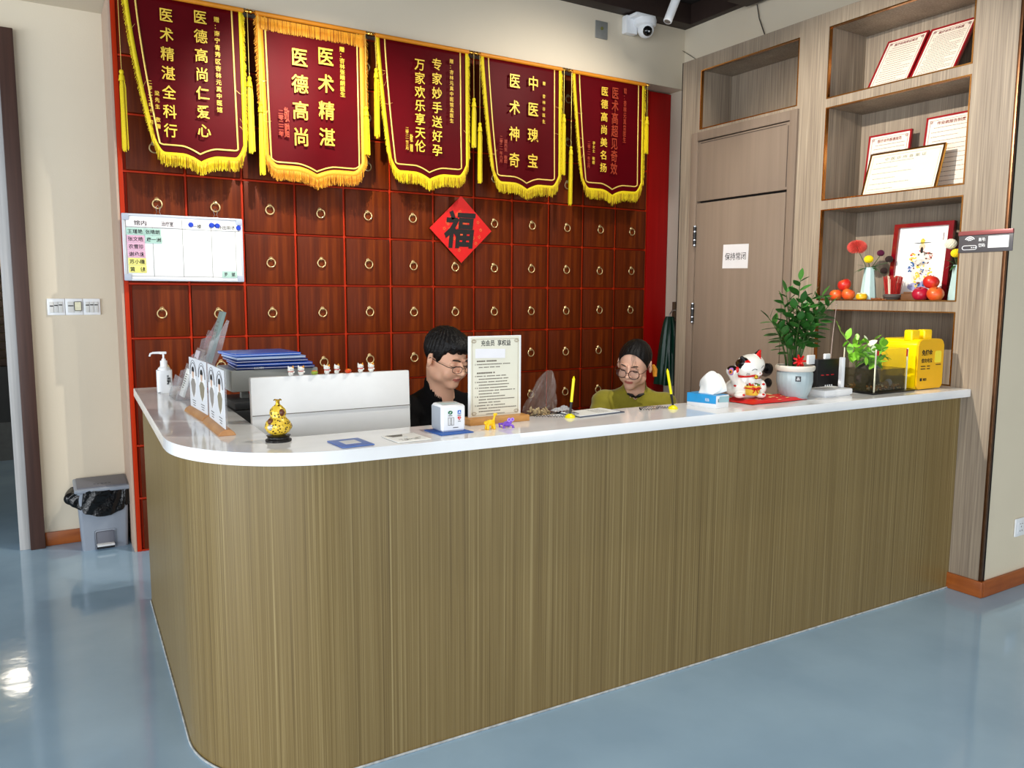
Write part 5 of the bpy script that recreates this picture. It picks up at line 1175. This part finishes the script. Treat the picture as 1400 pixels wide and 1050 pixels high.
m = MB(); m.box((0, 0, .095), (.045, .012, .190), .001, R=Matrix.Rotation(0, 3, 'Z')); m.build('board_sheet', mat('grey_white_board', (186, 182, 184), .6), gp)

# ================================================================== BEHIND THE COUNTER
mo = thing('computer_monitor', 'white back of a wide computer monitor behind the rounded counter corner', 'monitor', (.765, -2.15, .75), .0)
m = MB(); m.box((0, .0, .310), (.615, .028, .345), .006, R=Matrix.Rotation(-.05, 3, 'X')); m.build('monitor_back', mat('satin_white_plastic', (246, 248, 248), .3), mo)
m = MB(); m.box((0, -.0165, .345), (.612, .003, .0025), 0); m.build('seam_line', GREYINK, mo)
m = MB(); m.box((0, .016, .310), (.590, .003, .32), 0, R=Matrix.Rotation(-.05, 3, 'X')); m.build('screen', mat('dark_screen', (12, 12, 14), .1), mo)
m = MB(); m.box((0, .01, .08), (.10, .03, .16), .004); m.box((0, 0, .005), (.24, .18, .010), .004); m.build('monitor_foot', STEEL, mo)
def kitty(label, x, grp, turn):
    t = thing('cat_figure', label, 'figurine', (x, -2.158, 1.2325), turn, grp)
    m = MB(); m.ell((0, 0, .009), (.010, .009, .010), u=12, v=8); m.ell((0, -.001, .024), (.0125, .010, .010), u=12, v=8); m.ell((-.008, -.006, .012), (.003, .003, .005), u=8, v=6); m.ell((.010, -.004, .014), (.004, .003, .004), u=8, v=6)
    m.build('figure_body', WC, t)
    m = MB()
    for s, mi in ((-1, 0), (1, 1)): m.cyl((s*.008, 0, .030), (s*.010, 0, .038), .0042, .0008, seg=8, mi=mi)
    m.ell((.006, -.002, .031), (.006, .006, .0035), mi=1, u=8, v=6); m.build('figure_ears', [WC, mat('ginger_patch', (236, 160, 50), .4)], t)
    m = MB(); m.tube([(.010*math.cos(a), .008*math.sin(a)-.001, .017) for a in np.linspace(0, 2*PI, 13)[:-1]], .0016, 5, closed=True); m.build('figure_collar', REDT if int(x*1000) % 2 else mat('pink_glaze', (214, 130, 120), .3), t)
    m = MB(); 
    for s in (-1, 1): m.ell((s*.004, -.0105, .025), .0012, u=6, v=4)
    m.build('figure_eyes', BC, t)
def pumpkin(label, x, a, b):
    t = thing('pumpkin_figure', label, 'figurine', (x, -2.158, 1.2325), 0)
    m = MB(); m.lathe([(0, 0), (.009, .001), (.014, .008), (.012, .014), (.004, .017), (0, .016)], (0, 0, 0), 24, flute=-.12, nfl=8); m.build('pumpkin_body', a, t)
    m = MB(); m.lathe([(0, .0175), (.005, .0168), (.0095, .0155), (.010, .0145), (0, .014)], (0, 0, 0), 10); m.build('pumpkin_cap', b, t)
kx = [.602, .640, .690, .737, .775, .820, .869, .912]
nm = ['leftmost tiny white cat figure on top of the monitor', 'tiny white cat figure just left of the green and orange pumpkin', None, 'tiny white cat figure just right of the green and orange pumpkin', 'tiny white cat figure just left of the orange-red pumpkin', None, 'tiny white cat figure just right of the orange-red pumpkin', 'rightmost tiny white cat figure on top of the monitor']
for k, x in enumerate(kx):
    if nm[k]: kitty(nm[k], x, 'cat figures on the monitor', [.2, -.3, 0, -.1, .5, 0, .1, -.4][k])
pumpkin('tiny green and orange pumpkin on top of the monitor', kx[2], mat('pumpkin_green', (150, 170, 60), .5), mat('pumpkin_orange', (236, 130, 30), .4))
pumpkin('tiny orange-red pumpkin on top of the monitor', kx[5], mat('pumpkin_red', (226, 74, 24), .4), mat('pumpkin_orange', (236, 130, 30), .4))
# printer with folders
pr = thing('printer', 'dark multifunction printer behind the left arm of the counter', 'printer', (.66, -1.62, .75))
m = MB(); m.box((0, 0, .16), (.38, .40, .32), .010); m.box((-.02, -.05, .335), (.34, .30, .03), .006); m.build('printer_body', mat('charcoal_plastic', (52, 54, 56), .4), pr)
m = MB(); m.box((0, .05, .425), (.36, .30, .09), .008); m.box((-.12, -.05, .39), (.03, .03, .08), .002); m.build('scanner_lid', mat('silver_grey_plastic', (168, 172, 170), .4), pr)
m = MB(); m.box((-.192, -.06, .26), (.004, .12, .06), .001); m.build('control_panel', mat('grey_control', (110, 114, 116), .4), pr)
random.seed(2)
FB = [mat('folder_blue', (26, 84, 196), .35), mat('folder_navy', (22, 50, 132), .35), mat('folder_pale_blue', (150, 176, 222), .35), mat('folder_blue_bright', (40, 104, 214), .35)]
lab = ['lowest navy folder of the stack on the printer', 'bright blue folder second from the bottom of the stack', 'blue folder in the middle of the stack on the printer', 'pale blue folder near the top of the stack', 'topmost blue folder on the printer']
for k in range(5):
    t = thing('document_folder', lab[k], 'folder', (.67+.005*(k % 2)-.012*k, -1.60, 1.221+.0135*k), .04*(k-2), 'folders stacked on the printer')
    m = MB(); m.box((0, 0, .006), (.32-.012*k, .26, .011), .002); m.build('folder_cover', FB[(1, 0, 1, 2, 3)[k]], t)
    m = MB(); m.box((-.002, -.0005, .006), (.318-.012*k, .2612, .0016)); m.build('paper_edges', WPAPER, t)
    if k == 0: m = MB(); m.text('档案', FY(-.07, -.1322, .006), .04, .008); m.build('lettering', WHITE, t, 0)
# green garment hanging by the corner
gc = thing('green_coat', 'dark green glossy garment hanging in the corner beside the dark red board', 'coat', (4.27, -.16, 1.36))
GC = mat('dark_green_satin', (6, 52, 38), .3, var=.3, vscale=8)
m = MB()
def coat(u, v):
    a = 2*PI*u; w = .035+.105*v**.7; r = 1+.16*math.sin(7*a+2*v)+.08*math.sin(13*a); return V((w*r*math.cos(a)*.62, w*r*math.sin(a)*.9, -.56*v+.0))
m.grid(coat, 70, 22); m.build('garment_cloth', GC, gc, 60)
m = MB(); m.tube([(0, 0, -.02), (0, 0, .02), (.03, .0, .05), (.085, .0, .05)], .005, 8); m.box((.07, .02, .05), (.03, .03, .14), .003, mi=1); m.build('wall_hook', [STEEL, mat('brown_hook_board', (96, 78, 56), .5)], gc)
# rubbish bin
bn = thing('pedal_bin', 'grey plastic pedal bin lined with a black bag beside the doorway', 'bin', (.098, .262, 0))
m = MB(); b = bmesh.new()
def taper(mb, w0, d0, w1, d1, z0, z1, mi=0, r=.02):
    b = bmesh.new(); A = []
    for w, d, z in ((w0, d0, z0), (w1, d1, z1)):
        A.append([b.verts.new((sx*(w/2-r)+r*math.cos(math.radians(a0+k*30)), sy*(d/2-r)+r*math.sin(math.radians(a0+k*30)), z)) for sx, sy, a0 in ((1, 1, 0), (-1, 1, 90), (-1, -1, 180), (1, -1, 270)) for k in range(4)])
    n = len(A[0]); b.faces.new(A[0][::-1]); b.faces.new(A[1])
    for k in range(n): b.faces.new((A[0][k], A[0][(k+1) % n], A[1][(k+1) % n], A[1][k]))
    mb.merge(b, Matrix(), mi)
taper(m, .245, .190, .275, .215, .0, .36); m.build('bin_body', GREYBIN, bn)
m = MB(); m.box((.0, -.0965, .062), (.115, .008, .118), .012, mi=0); m.box((.0, -.101, .060), (.100, .006, .102), .010, mi=1); m.box((0, -.1035, .018), (.096, .004, .030), .002, mi=2); m.build('pedal_recess', [mat('light_grey_edge', (168, 176, 188), .4), GREYBIN2, DARKGAP], bn)
m = MB(); m.box((.0, -.122, .032), (.095, .045, .012), .004); m.build('pedal', mat('white_grey_pedal', (206, 208, 210), .4), bn)
m = MB(); R = Matrix.Rotation(.10, 3, 'X')
def lidp(w, d, h, z, mi): m.box((0, -.005, z), (w, d, h), min(.012, h/2.2), R=R, mi=mi, seg=3)
lidp(.300, .236, .026, .378, 0); lidp(.268, .204, .012, .391, 1); m.build('lid', [GREYBIN, GREYBIN2], bn)
m = MB()
for k in range(5): m.box((-.04+.02*k, -.055, .3935), (.012, .008, .001), 0, R=R)
m.build('embossed_mark', mat('bin_mark_grey', (84, 86, 94), .5), bn)
m = MB()
def liner(u, v):
    a = 2*PI*u; ca, sa = math.cos(a), math.sin(a); e = .5
    x = (.150+.012*math.sin(9*a)+.014*v)*np.sign(ca)*abs(ca)**e; y = (.120+.006*math.sin(7*a+1))*np.sign(sa)*abs(sa)**e
    fr_ = max(0, -sa)**3; dep = .095+.075*fr_*max(0, math.cos(3*(a-1.5*PI)))+.015*math.sin(5*a)
    return V((x-.03*(ca < -.6)*math.sin(PI*v), y+.004*math.sin(21*a+7*v), .365-dep*v+.004*math.sin(17*a)))
m.grid(liner, 120, 10); o = m.build('bin_liner', BAGBLK, bn, 80)
m = MB(); m.ell((-.160, -.05, .318), (.045, .03, .040), u=16, v=10); m.build('liner_bulge', BAGBLK, bn)

# ================================================================== PEOPLE
def hand_obj(name, parent, M3, mt):
    """palm and five bent fingers; local x along fingers, z up, thumb on +y"""
    def f(P):
        d = sE(P, (.045, 0, 0), (.050, .040, .015)); d = smin(d, sC(P, (-.03, 0, 0), (.01, 0, 0), .025, .025), .02)
        for y, L, z in ((.028, .070, .0), (.010, .080, .002), (-.010, .073, .001), (-.028, .056, -.001)):
            a = (.082-.2*abs(y), y, z); b = (.082+L*.5, y*1.15, z+.004); c = (.082+L*.92, y*1.2, z-.022)
            d = smin(d, sC(P, a, b, .0095, .0085), .006); d = smin(d, sC(P, b, c, .0085, .007), .003)
        d = smin(d, sC(P, (.015, .030, -.004), (.055, .058, -.008), .013, .010), .010); d = smin(d, sC(P, (.055, .058, -.008), (.085, .060, -.016), .010, .0075), .004)
        return d
    o = sdf_obj(name, f, (-.06, -.055, -.045), (.17, .085, .035), .0045, mt, parent); o.matrix_local = M3; return o
def make_person(label, root, rz, head_w, head_yaw, pitch, roll_, hs, kind, mats):
    skin, cloth = mats
    t = thing('person', label, 'person', (root[0], root[1], 0), rz)
    Rw = Matrix.Rotation(rz, 3, 'Z'); loc = lambda w: np.array(Rw.transposed() @ (V(w)-V((root[0], root[1], 0))))
    Hc = loc(head_w); HR = Rw.transposed() @ Matrix.Rotation(head_yaw, 3, 'Z') @ Matrix.Rotation(pitch, 3, 'X') @ Matrix.Rotation(roll_, 3, 'Y'); Rn = np.array(HR)
    neck = Hc + np.array((0, .060, -.165)) if kind == 'man' else Hc + np.array((-.0, .055, -.150))
    sw_ = .185 if kind == 'man' else .155; fem = kind != 'man'
    neck[0] = Hc[0]*.6
    shz = neck[2]-.035; hip = np.array((0, .30, .50)); chest = np.array((neck[0], neck[1]+.03, neck[2]-.20))
    SL = np.array((neck[0]-sw_, neck[1]+.005, shz-.01)); SR = np.array((neck[0]+sw_, neck[1]+.005, shz-.02))
    EL = SL + np.array((-.06, -.13, -.215)); ER = SR + np.array((.06, -.13, -.215)); WL = np.array((neck[0]-.12, EL[1]-.20, .835)); WR = np.array((neck[0]+.12, ER[1]-.20, .835))
    def headsdf(P):
        q = (P - Hc) @ Rn / hs
        w = .93 if fem else 1.0
        d = sE(q, (0, .018, .035), (.076, .096, .085)); d = smin(d, sE(q, (0, -.030, -.030), (.060*w, .062, .075)), .03); d = smin(d, sE(q, (0, -.068, -.088), (.022*w, .020, .018)), .028)
        for s in (-1, 1):
            d = smin(d, sE(q, (s*.036*w, -.068, -.030), (.024, .020, .026)), .02); d = smin(d, sE(q, (s*.050*w, -.015, -.065), (.018, .030, .018)), .025)
            d = smax(d, -sE(q, (s*.031, -.102, .010), (.019, .018, .011)), .014); d = smin(d, sE(q, (s*.031, -.076, .008), (.0145, .012, .0115)), .004)
            d = smin(d, sC(q, (s*.016, -.090, .030), (s*.044, -.080, .030), .007, .005), .010)
            e = sE(q, (s*.079, .014, -.002), (.009, .020, .032), Matrix.Rotation(s*.35, 3, 'Z')); e = smax(e, -sE(q, (s*.086, .010, .002), (.006, .011, .019)), .004); d = smin(d, e, .006)
            d = smin(d, sE(q, (s*.0115, -.101, -.024), (.0075, .009, .0065)), .006)
        d = smin(d, sC(q, (0, -.090, .018), (0, -.110, -.018), .0065, .0105), .009); d = smin(d, sE(q, (0, -.1145, -.0215), (.009, .008, .0075)), .006)
        up_ = np.minimum(sC(q, (-.019, -.083, -.0535), (-.004, -.0925, -.0500), .0032, .0046), sC(q, (.019, -.083, -.0535), (.004, -.0925, -.0500), .0032, .0046))
        d = smin(d, up_, .004); d = smin(d, sC(q, (-.011, -.0865, -.0615), (.011, -.0865, -.0615), .0050, .0050), .005)
        return d*hs
    nt_ = Hc + Rn @ np.array((0, .030, -.055))*hs
    def body(P):
        d = headsdf(P); rn = .050 if fem else .057
        d = smin(d, sC(P, nt_, neck, rn, rn*1.05), .03); d = smin(d, sC(P, neck+np.array((-.09, .01, -.05)), neck+np.array((.09, .01, -.05)), .05), .04)
        d = smin(d, sC(P, chest, hip, .085, .10), .06)
        for S, E_, W_ in ((SL, EL, WL), (SR, ER, WR)): d = smin(d, sC(P, S, E_, .042, .034), .03); d = smin(d, sC(P, E_, W_, .034, .025), .01)
        for s in (-1, 1):
            k = hip + np.array((s*.10, -.40, .02)); d = smin(d, sC(P, hip+np.array((s*.08, 0, 0)), k, .070, .05), .03); d = smin(d, sC(P, k, (k[0], k[1]+.03, .09), .048, .034), .01); d = smin(d, sC(P, (k[0], k[1]+.03, .05), (k[0], k[1]-.12, .035), .035, .03), .01)
        return d
    def axis(lo, hi, c, half, fine, coarse):
        a = []; x = lo
        while x < hi: a.append(x); x += fine if abs(x-c) < half else coarse
        return np.array(a)
    # non-uniform grid: fine round the head, coarse below
    def netobj(name, f, lo, hi, c, half, fine, coarse, mts, midx=None):
        axs = [axis(l, h, cc, hh, fine, coarse) for l, h, cc, hh in zip(lo, hi, c, half)]
        vs, fs = surfnet_ax(f, axs); me = bpy.data.meshes.new(name); me.from_pydata(vs.tolist(), [], fs.tolist())
        for mm in mts: me.materials.append(mm)
        if midx is not None: me.polygons.foreach_set('material_index', midx(vs[fs].mean(1)).astype(np.int32))
        b = bmesh.new(); b.from_mesh(me); bmesh.ops.recalc_face_normals(b, faces=b.faces); b.to_mesh(me); b.free(); me.shade_smooth()
        o = bpy.data.objects.new(name, me); COL.objects.link(o); o.parent = t; return o
    def bm_idx(c):
        q = (c - Hc) @ Rn / hs; i = np.zeros(len(c), int)
        i[(abs(q[:, 0]) < .0215) & (q[:, 2] < -.0485-.12*abs(q[:, 0])) & (q[:, 2] > -.0655+.2*abs(q[:, 0])) & (q[:, 1] < -.075)] = 1
        return i
    netobj('body', body, (-.42, -.60, -.01), (.42, .50, Hc[2]+.16), Hc, (.13, .15, .17), .0032, .018, [skin, LIP], bm_idx)
    # hair
    ns = lambda q: .0018*np.sin(np.arctan2(q[..., 0], q[..., 1]-.06)*34+q[..., 1]*60)+.0012*np.sin(q[..., 0]*330+q[..., 2]*60)
    def hair(P):
        q = (P - Hc) @ Rn / hs
        if not fem:
            d = sE(q, (0, .020, .044), (.086, .104, .091)) + ns(q); d = smin(d, sE(q, (.010, -.050, .085), (.060, .055, .035)), .03)
            hz = np.interp(q[..., 1], [-.13, -.085, -.062, -.040, -.028, -.020, .004, .030, .06, .12], [.064, .062, .057, .036, -.004, -.014, .030, .012, -.045, -.075])
            hz = hz + .012*abs(q[..., 0])/.05*0 + .008*np.sin(q[..., 0]*230+1)*(q[..., 1] < -.05)
        else:
            d = sE(q, (0, .018, .038), (.0805, .101, .0885)) + .4*ns(q)
            d = smax(d, -(sC(q, (.006, -.13, .098), (.006, -.055, .1365), .0095)), .003)
            hz = np.interp(q[..., 1], [-.13, -.085, -.060, -.030, -.005, .020, .05, .12], [.094, .092, .080, .055, .022, .008, -.055, -.07]); hz = np.where(q[..., 1] < .0, hz - 7.5*q[..., 0]**2, hz)
            d = smin(d, sE(q, (0, .125, .02), (.035, .030, .035)), .01)
        d = smax(d, (hz - q[..., 2]), .004); inner = sE(q, (0, .018, .035), (.070, .090, .079)); return smax(d, -inner, .002)*hs
    netobj('hair', hair, tuple(Hc-.17), tuple(Hc+.17), Hc, (.2, .2, .2), .0032, .0032, [HAIR])
    HM = HR.to_4x4(); HM.translation = V(Hc); S_ = Matrix.Scale(hs, 4); HM = HM @ S_
    def hb(mb, name, mt): o = mb.build(name, mt, t, 40); o.matrix_local = HM; return o
    m = MB()
    for s in (-1, 1): m.tube([(s*.014, -.0985, .0300), (s*.026, -.0975, .0345), (s*.040, -.088, .0335), (s*.048, -.078, .028)], [.0024, .0036, .0032, .0014] if not fem else [.0020, .0028, .0024, .0012], 6)
    hb(m, 'eyebrows', HAIR)
    m = MB()
    for s in (-1, 1): m.tube([(s*.0185, -.0845, .0045), (s*.0250, -.0885, .0020), (s*.0320, -.0895, .0010), (s*.0395, -.0865, .0020), (s*.0460, -.0790, .0050)], [.0008, .0016, .0018, .0016, .0008], 6)
    hb(m, 'eyelashes', HAIR)
    # glasses
    gl_mt = BLACK if not fem else mat('dark_brown_frame', (60, 34, 28), .3); rx, rz_ = (.0225, .0150) if not fem else (.0255, .0225); zc = .000 if not fem else -.003
    m = MB(); ex = 2.6 if not fem else 2.2
    for s in (-1, 1):
        pts = []
        for a in np.linspace(0, 2*PI, 29)[:-1]:
            x = rx*np.sign(math.cos(a))*abs(math.cos(a))**(2/ex); z = rz_*np.sign(math.sin(a))*abs(math.sin(a))**(2/ex); pts.append((s*.0315+x, -.1145+.35*(abs(s*.0315+x)-.03)*(abs(s*.0315+x) > .03), zc+z))
        m.tube(pts, .0012 if not fem else .0021, 6, closed=True)
        if not fem: m.tube([p for p in pts if p[2] > zc+.004], .0017, 6) if False else m.tube(pts[2:13], .0019, 6)
        m.tube([(s*.054, -.105, zc+.006), (s*.070, -.092, zc+.007), (s*.079, -.040, .006), (s*.082, .010, .008), (s*.082, .028, -.006)], .0015, 6)
    m.tube([(-.0095, -.1145, zc+.004), (0, -.1165, zc+.007), (.0095, -.1145, zc+.004)], .0014, 6); hb(m, 'glasses_frame', gl_mt)
    m = MB()
    for s in (-1, 1): m.prism([(s*.0315+rx*.97*math.cos(a), zc+rz_*.97*math.sin(a)) for a in np.linspace(0, 2*PI, 25)[:-1]], .0008, frame((0, -.1140, 0), (1, 0, 0), (0, 0, 1), (0, -1, 0)))
    hb(m, 'glasses_lenses', LENS)
    # clothing
    def clothes(P):
        r0 = .0
        sh = np.array((0, .015, 0)); d = sC(P, SL+sh+np.array((.04, 0, -.01)), neck+np.array((-.03, .02, -.015)), .060, .060); d = smin(d, sC(P, SR+sh+np.array((-.04, 0, -.01)), neck+np.array((.03, .02, -.015)), .060, .060), .03)
        d = smin(d, sE(P, tuple(chest), (sw_*.92, .115, .19)), .05); d = smin(d, sC(P, chest, hip, .13, .15), .08)
        if fem:
            for s in (-1, 1): d = smin(d, sE(P, (chest[0]+s*.065, chest[1]-.075, chest[2]+.03), (.060, .055, .060)), .04)
        for S, E_, W_ in ((SL, EL, WL), (SR, ER, WR)): d = smin(d, sC(P, S, E_, .062, .050), .03); d = smin(d, sC(P, E_, W_, .050, .036), .015)
        d = d + .0035*np.sin(P[..., 0]*28+P[..., 2]*40)*np.sin(P[..., 2]*55+P[..., 1]*30)
        col = sC(P, neck+np.array((0, .010, -.055)), neck*.55+nt_*.45+np.array((0, .012, 0)), .075 if not fem else .070, .062 if not fem else .058); d = smin(d, col, .012)
        hole = sC(P, neck+np.array((0, -.0, -.03)), nt_+np.array((0, 0, .03)), .054 if not fem else .0515, .060 if not fem else .056); d = smax(d, -hole, .004)
        if not fem:   # open collar
            v = sC(P, neck+np.array((0, -.075, -.02)), neck+np.array((0, -.10, -.055)), .034, .012); d = smax(d, -v, .005)
        return d
    netobj('shirt' if not fem else 'tunic', clothes, (-.42, -.60, .40), (.42, .50, Hc[2]+.0), (neck[0], neck[1]-.03, neck[2]-.05), (.28, .16, .13), .0050, .018, [cloth])
    def trousers(P):
        d = sE(P, tuple(hip), (.17, .15, .11))
        for s in (-1, 1):
            k = hip + np.array((s*.10, -.40, .02)); d = smin(d, sC(P, hip+np.array((s*.08, 0, 0)), k, .090, .066), .03); d = smin(d, sC(P, k, (k[0], k[1]+.03, .13), .064, .050), .01)
        return d
    netobj('trousers', trousers, (-.30, -.35, .05), (.30, .50, .65), (0, 0, 0), (0, 0, 0), .015, .015, [mat('dark_trousers', (30, 30, 36), .8)])
    for W_, s in ((WL, 1), (WR, -1)):
        Mh = Matrix.Rotation(-PI/2+s*-.5, 4, 'Z') @ Matrix.Scale(-1 if s > 0 else 1, 4, (0, 1, 0)); Mh.translation = V(W_)+V((s*.005, -.02, -.012)); hand_obj('hand', t, Mh, skin)
    return t, HM, Hc, neck, Rn
def surfnet_ax(f, ax):
    global surfnet
    n = [len(a) for a in ax]; G = np.stack(np.meshgrid(*ax, indexing='ij'), -1)
    return _net(G, f(G))
def _net(G, F):
    n = np.array(F.shape) - 1; acc = np.zeros((*n, 3)); cnt = np.zeros(n)
    def sub(A, o): return A[o[0]:o[0]+n[0], o[1]:o[1]+n[1], o[2]:o[2]+n[2]]
    for a in [(i, j, k) for i in (0, 1) for j in (0, 1) for k in (0, 1)]:
        for d in range(3):
            if a[d]: continue
            b = list(a); b[d] = 1; Fa, Fb = sub(F, a), sub(F, b); I_ = np.nonzero((Fa < 0) != (Fb < 0)); t = Fa[I_]/(Fa[I_]-Fb[I_]); A_, B_ = sub(G, a)[I_], sub(G, b)[I_]
            acc[I_] += A_ + t[:, None]*(B_-A_); cnt[I_] += 1
    act = cnt > 0; idx = -np.ones(n, int); idx[act] = np.arange(act.sum()); vs = acc[act]/cnt[act][:, None]; faces = []
    for d in range(3):
        e1, e2 = [k for k in range(3) if k != d]; A = [slice(1, n[k]) for k in range(3)]; A[d] = slice(0, n[d]); Bs = list(A); Bs[d] = slice(1, n[d]+1)
        Fa, Fb = F[tuple(A)], F[tuple(Bs)]; m = np.argwhere((Fa < 0) != (Fb < 0)); neg = (Fa < 0)[tuple(m.T)]; m = m + np.array([0 if k == d else 1 for k in range(3)])
        def I(o1, o2): q = m.copy(); q[:, e1] -= o1; q[:, e2] -= o2; return idx[tuple(q.T)]
        q = np.stack([I(0, 0), I(1, 0), I(1, 1), I(0, 1)], 1); flip = neg if d != 1 else ~neg; q[~flip] = q[~flip][:, ::-1]; faces.append(q)
    return vs, np.concatenate(faces)
BLKSH = mat('black_shirt_cloth', (9, 9, 11), .85, spec=.2); OLIVE = mat('olive_yellow_tunic_cloth', (150, 140, 28), .75, var=.12, vscale=60, sheen=.3)
pm_, HMm, Hcm, nkm, _ = make_person('man with short black hair and glasses in a black shirt, seated and looking down', (1.30, -2.02), .17, (1.284, -2.065, 1.262), .24, .34, .0, 1.0, 'man', (SKIN, BLKSH))
pw_, HMw, Hcw, nkw, _ = make_person('woman with tied-back black hair and round glasses in an olive-yellow tunic, seated, looking down', (2.44, -1.92), -.62, (2.358, -2.0, 1.186), -1.0, .30, .12, 1.0, 'woman', (SKINW, OLIVE))
# tunic details
m = MB(); c = V(nkw)+V((-.0, -.075, -.010))
for s in (-1, 1): m.tube([c, c+V((s*.018, -.008, .010)), c+V((s*.042, -.006, .020))], [.004, .009, .004], 8)
m.ell(c, (.006, .006, .006), u=8, v=6); m.build('collar_knot', BLACK, pw_)
m = MB(); c = V(nkw)+V((.055, -.112, -.085)); m.lathe([(0, 0), (.020, 0), (.021, .002), (0, .003)], c, 22, R=Matrix.Rotation(PI/2-.25, 3, 'X')); m.build('round_badge', mat('gold_badge', (196, 172, 70), .4, .4), pw_)
m = MB(); E_ = HMw @ V((.080, .050, -.010)); m.tube([E_, E_+V((.012, .008, -.02)), E_+V((.014, .006, -.055))], [.012, .014, .010], 8); m.build('hair_clip', mat('amber_hair_clip', (216, 142, 40), .3, var=.4, vscale=60), pw_)
m = MB()
for q in range(5): m.tube([HMw @ V((.006+.004*q, -.068-.002*q, .105)), HMw @ V((.014+.005*q, -.100, .070)), HMw @ V((.022+.006*q, -.104, .035-.004*q))], .0008, 4)
m.build('hair_strands', HAIR, pw_)
# office chairs
def chair(label, x, y, rz, back):
    t = thing('office_chair', label, 'chair', (x, y, 0), rz)
    m = MB(); m.box((0, 0, .42), (.46, .44, .06), .02, seg=3); m.build('seat', BLACK, t)
    m = MB(); m.box((0, .30, .70 if not back else .74), (.42, .05, .40 if not back else .42), .022, seg=3, R=Matrix.Rotation(-.08, 3, 'X')); m.build('backrest', BLACK, t)
    m = MB(); m.cyl((0, 0, .10), (0, 0, .39), .025); m.tube([(0, .12, .40), (0, .30, .42), (0, .325, .62)], .016, 8); m.build('stem', STEEL, t)
    for k in range(5):
        a = k*2*PI/5+.3; m = MB(); m.tube([(0, 0, .11), (.28*math.cos(a), .28*math.sin(a), .07)], [.022, .014], 8); m.cyl((.28*math.cos(a), .28*math.sin(a)-.012, .030), (.28*math.cos(a), .28*math.sin(a)+.012, .030), .029); m.build('leg', BLACK, t)
chair('black office chair under the seated man in the black shirt', 1.255, -1.74, .17, False)
chair('black office chair behind the seated woman in olive-yellow', 2.62, -1.72, -.62, True)

# unseen lamp beyond the doorway, hung low to put its reflection on the floor
rm = thing('ceiling_lamp', 'round glowing pendant lamp in the room beyond the left doorway', 'lamp', (-.49, 3.12, 1.93))
m = MB(); m.lathe([(0, -.02), (.10, -.01), (.13, .03), (.10, .08), (0, .10)], (0, 0, 0), 24, mi=0); m.cyl((0, 0, .10), (0, 0, 1.86), .006, seg=8, mi=1); m.build('lamp_disc', [mat('lamp_disc_glow', (255, 244, 226), .5, emit=(255, 244, 226), estr=14), BLACK], rm)
l = bpy.data.lights.new('room_light', 'POINT'); l.energy = 14; l.shadow_soft_size = .2; o = bpy.data.objects.new('room_light', l); COL.objects.link(o); o.location = (-.9, 2.3, 2.7)
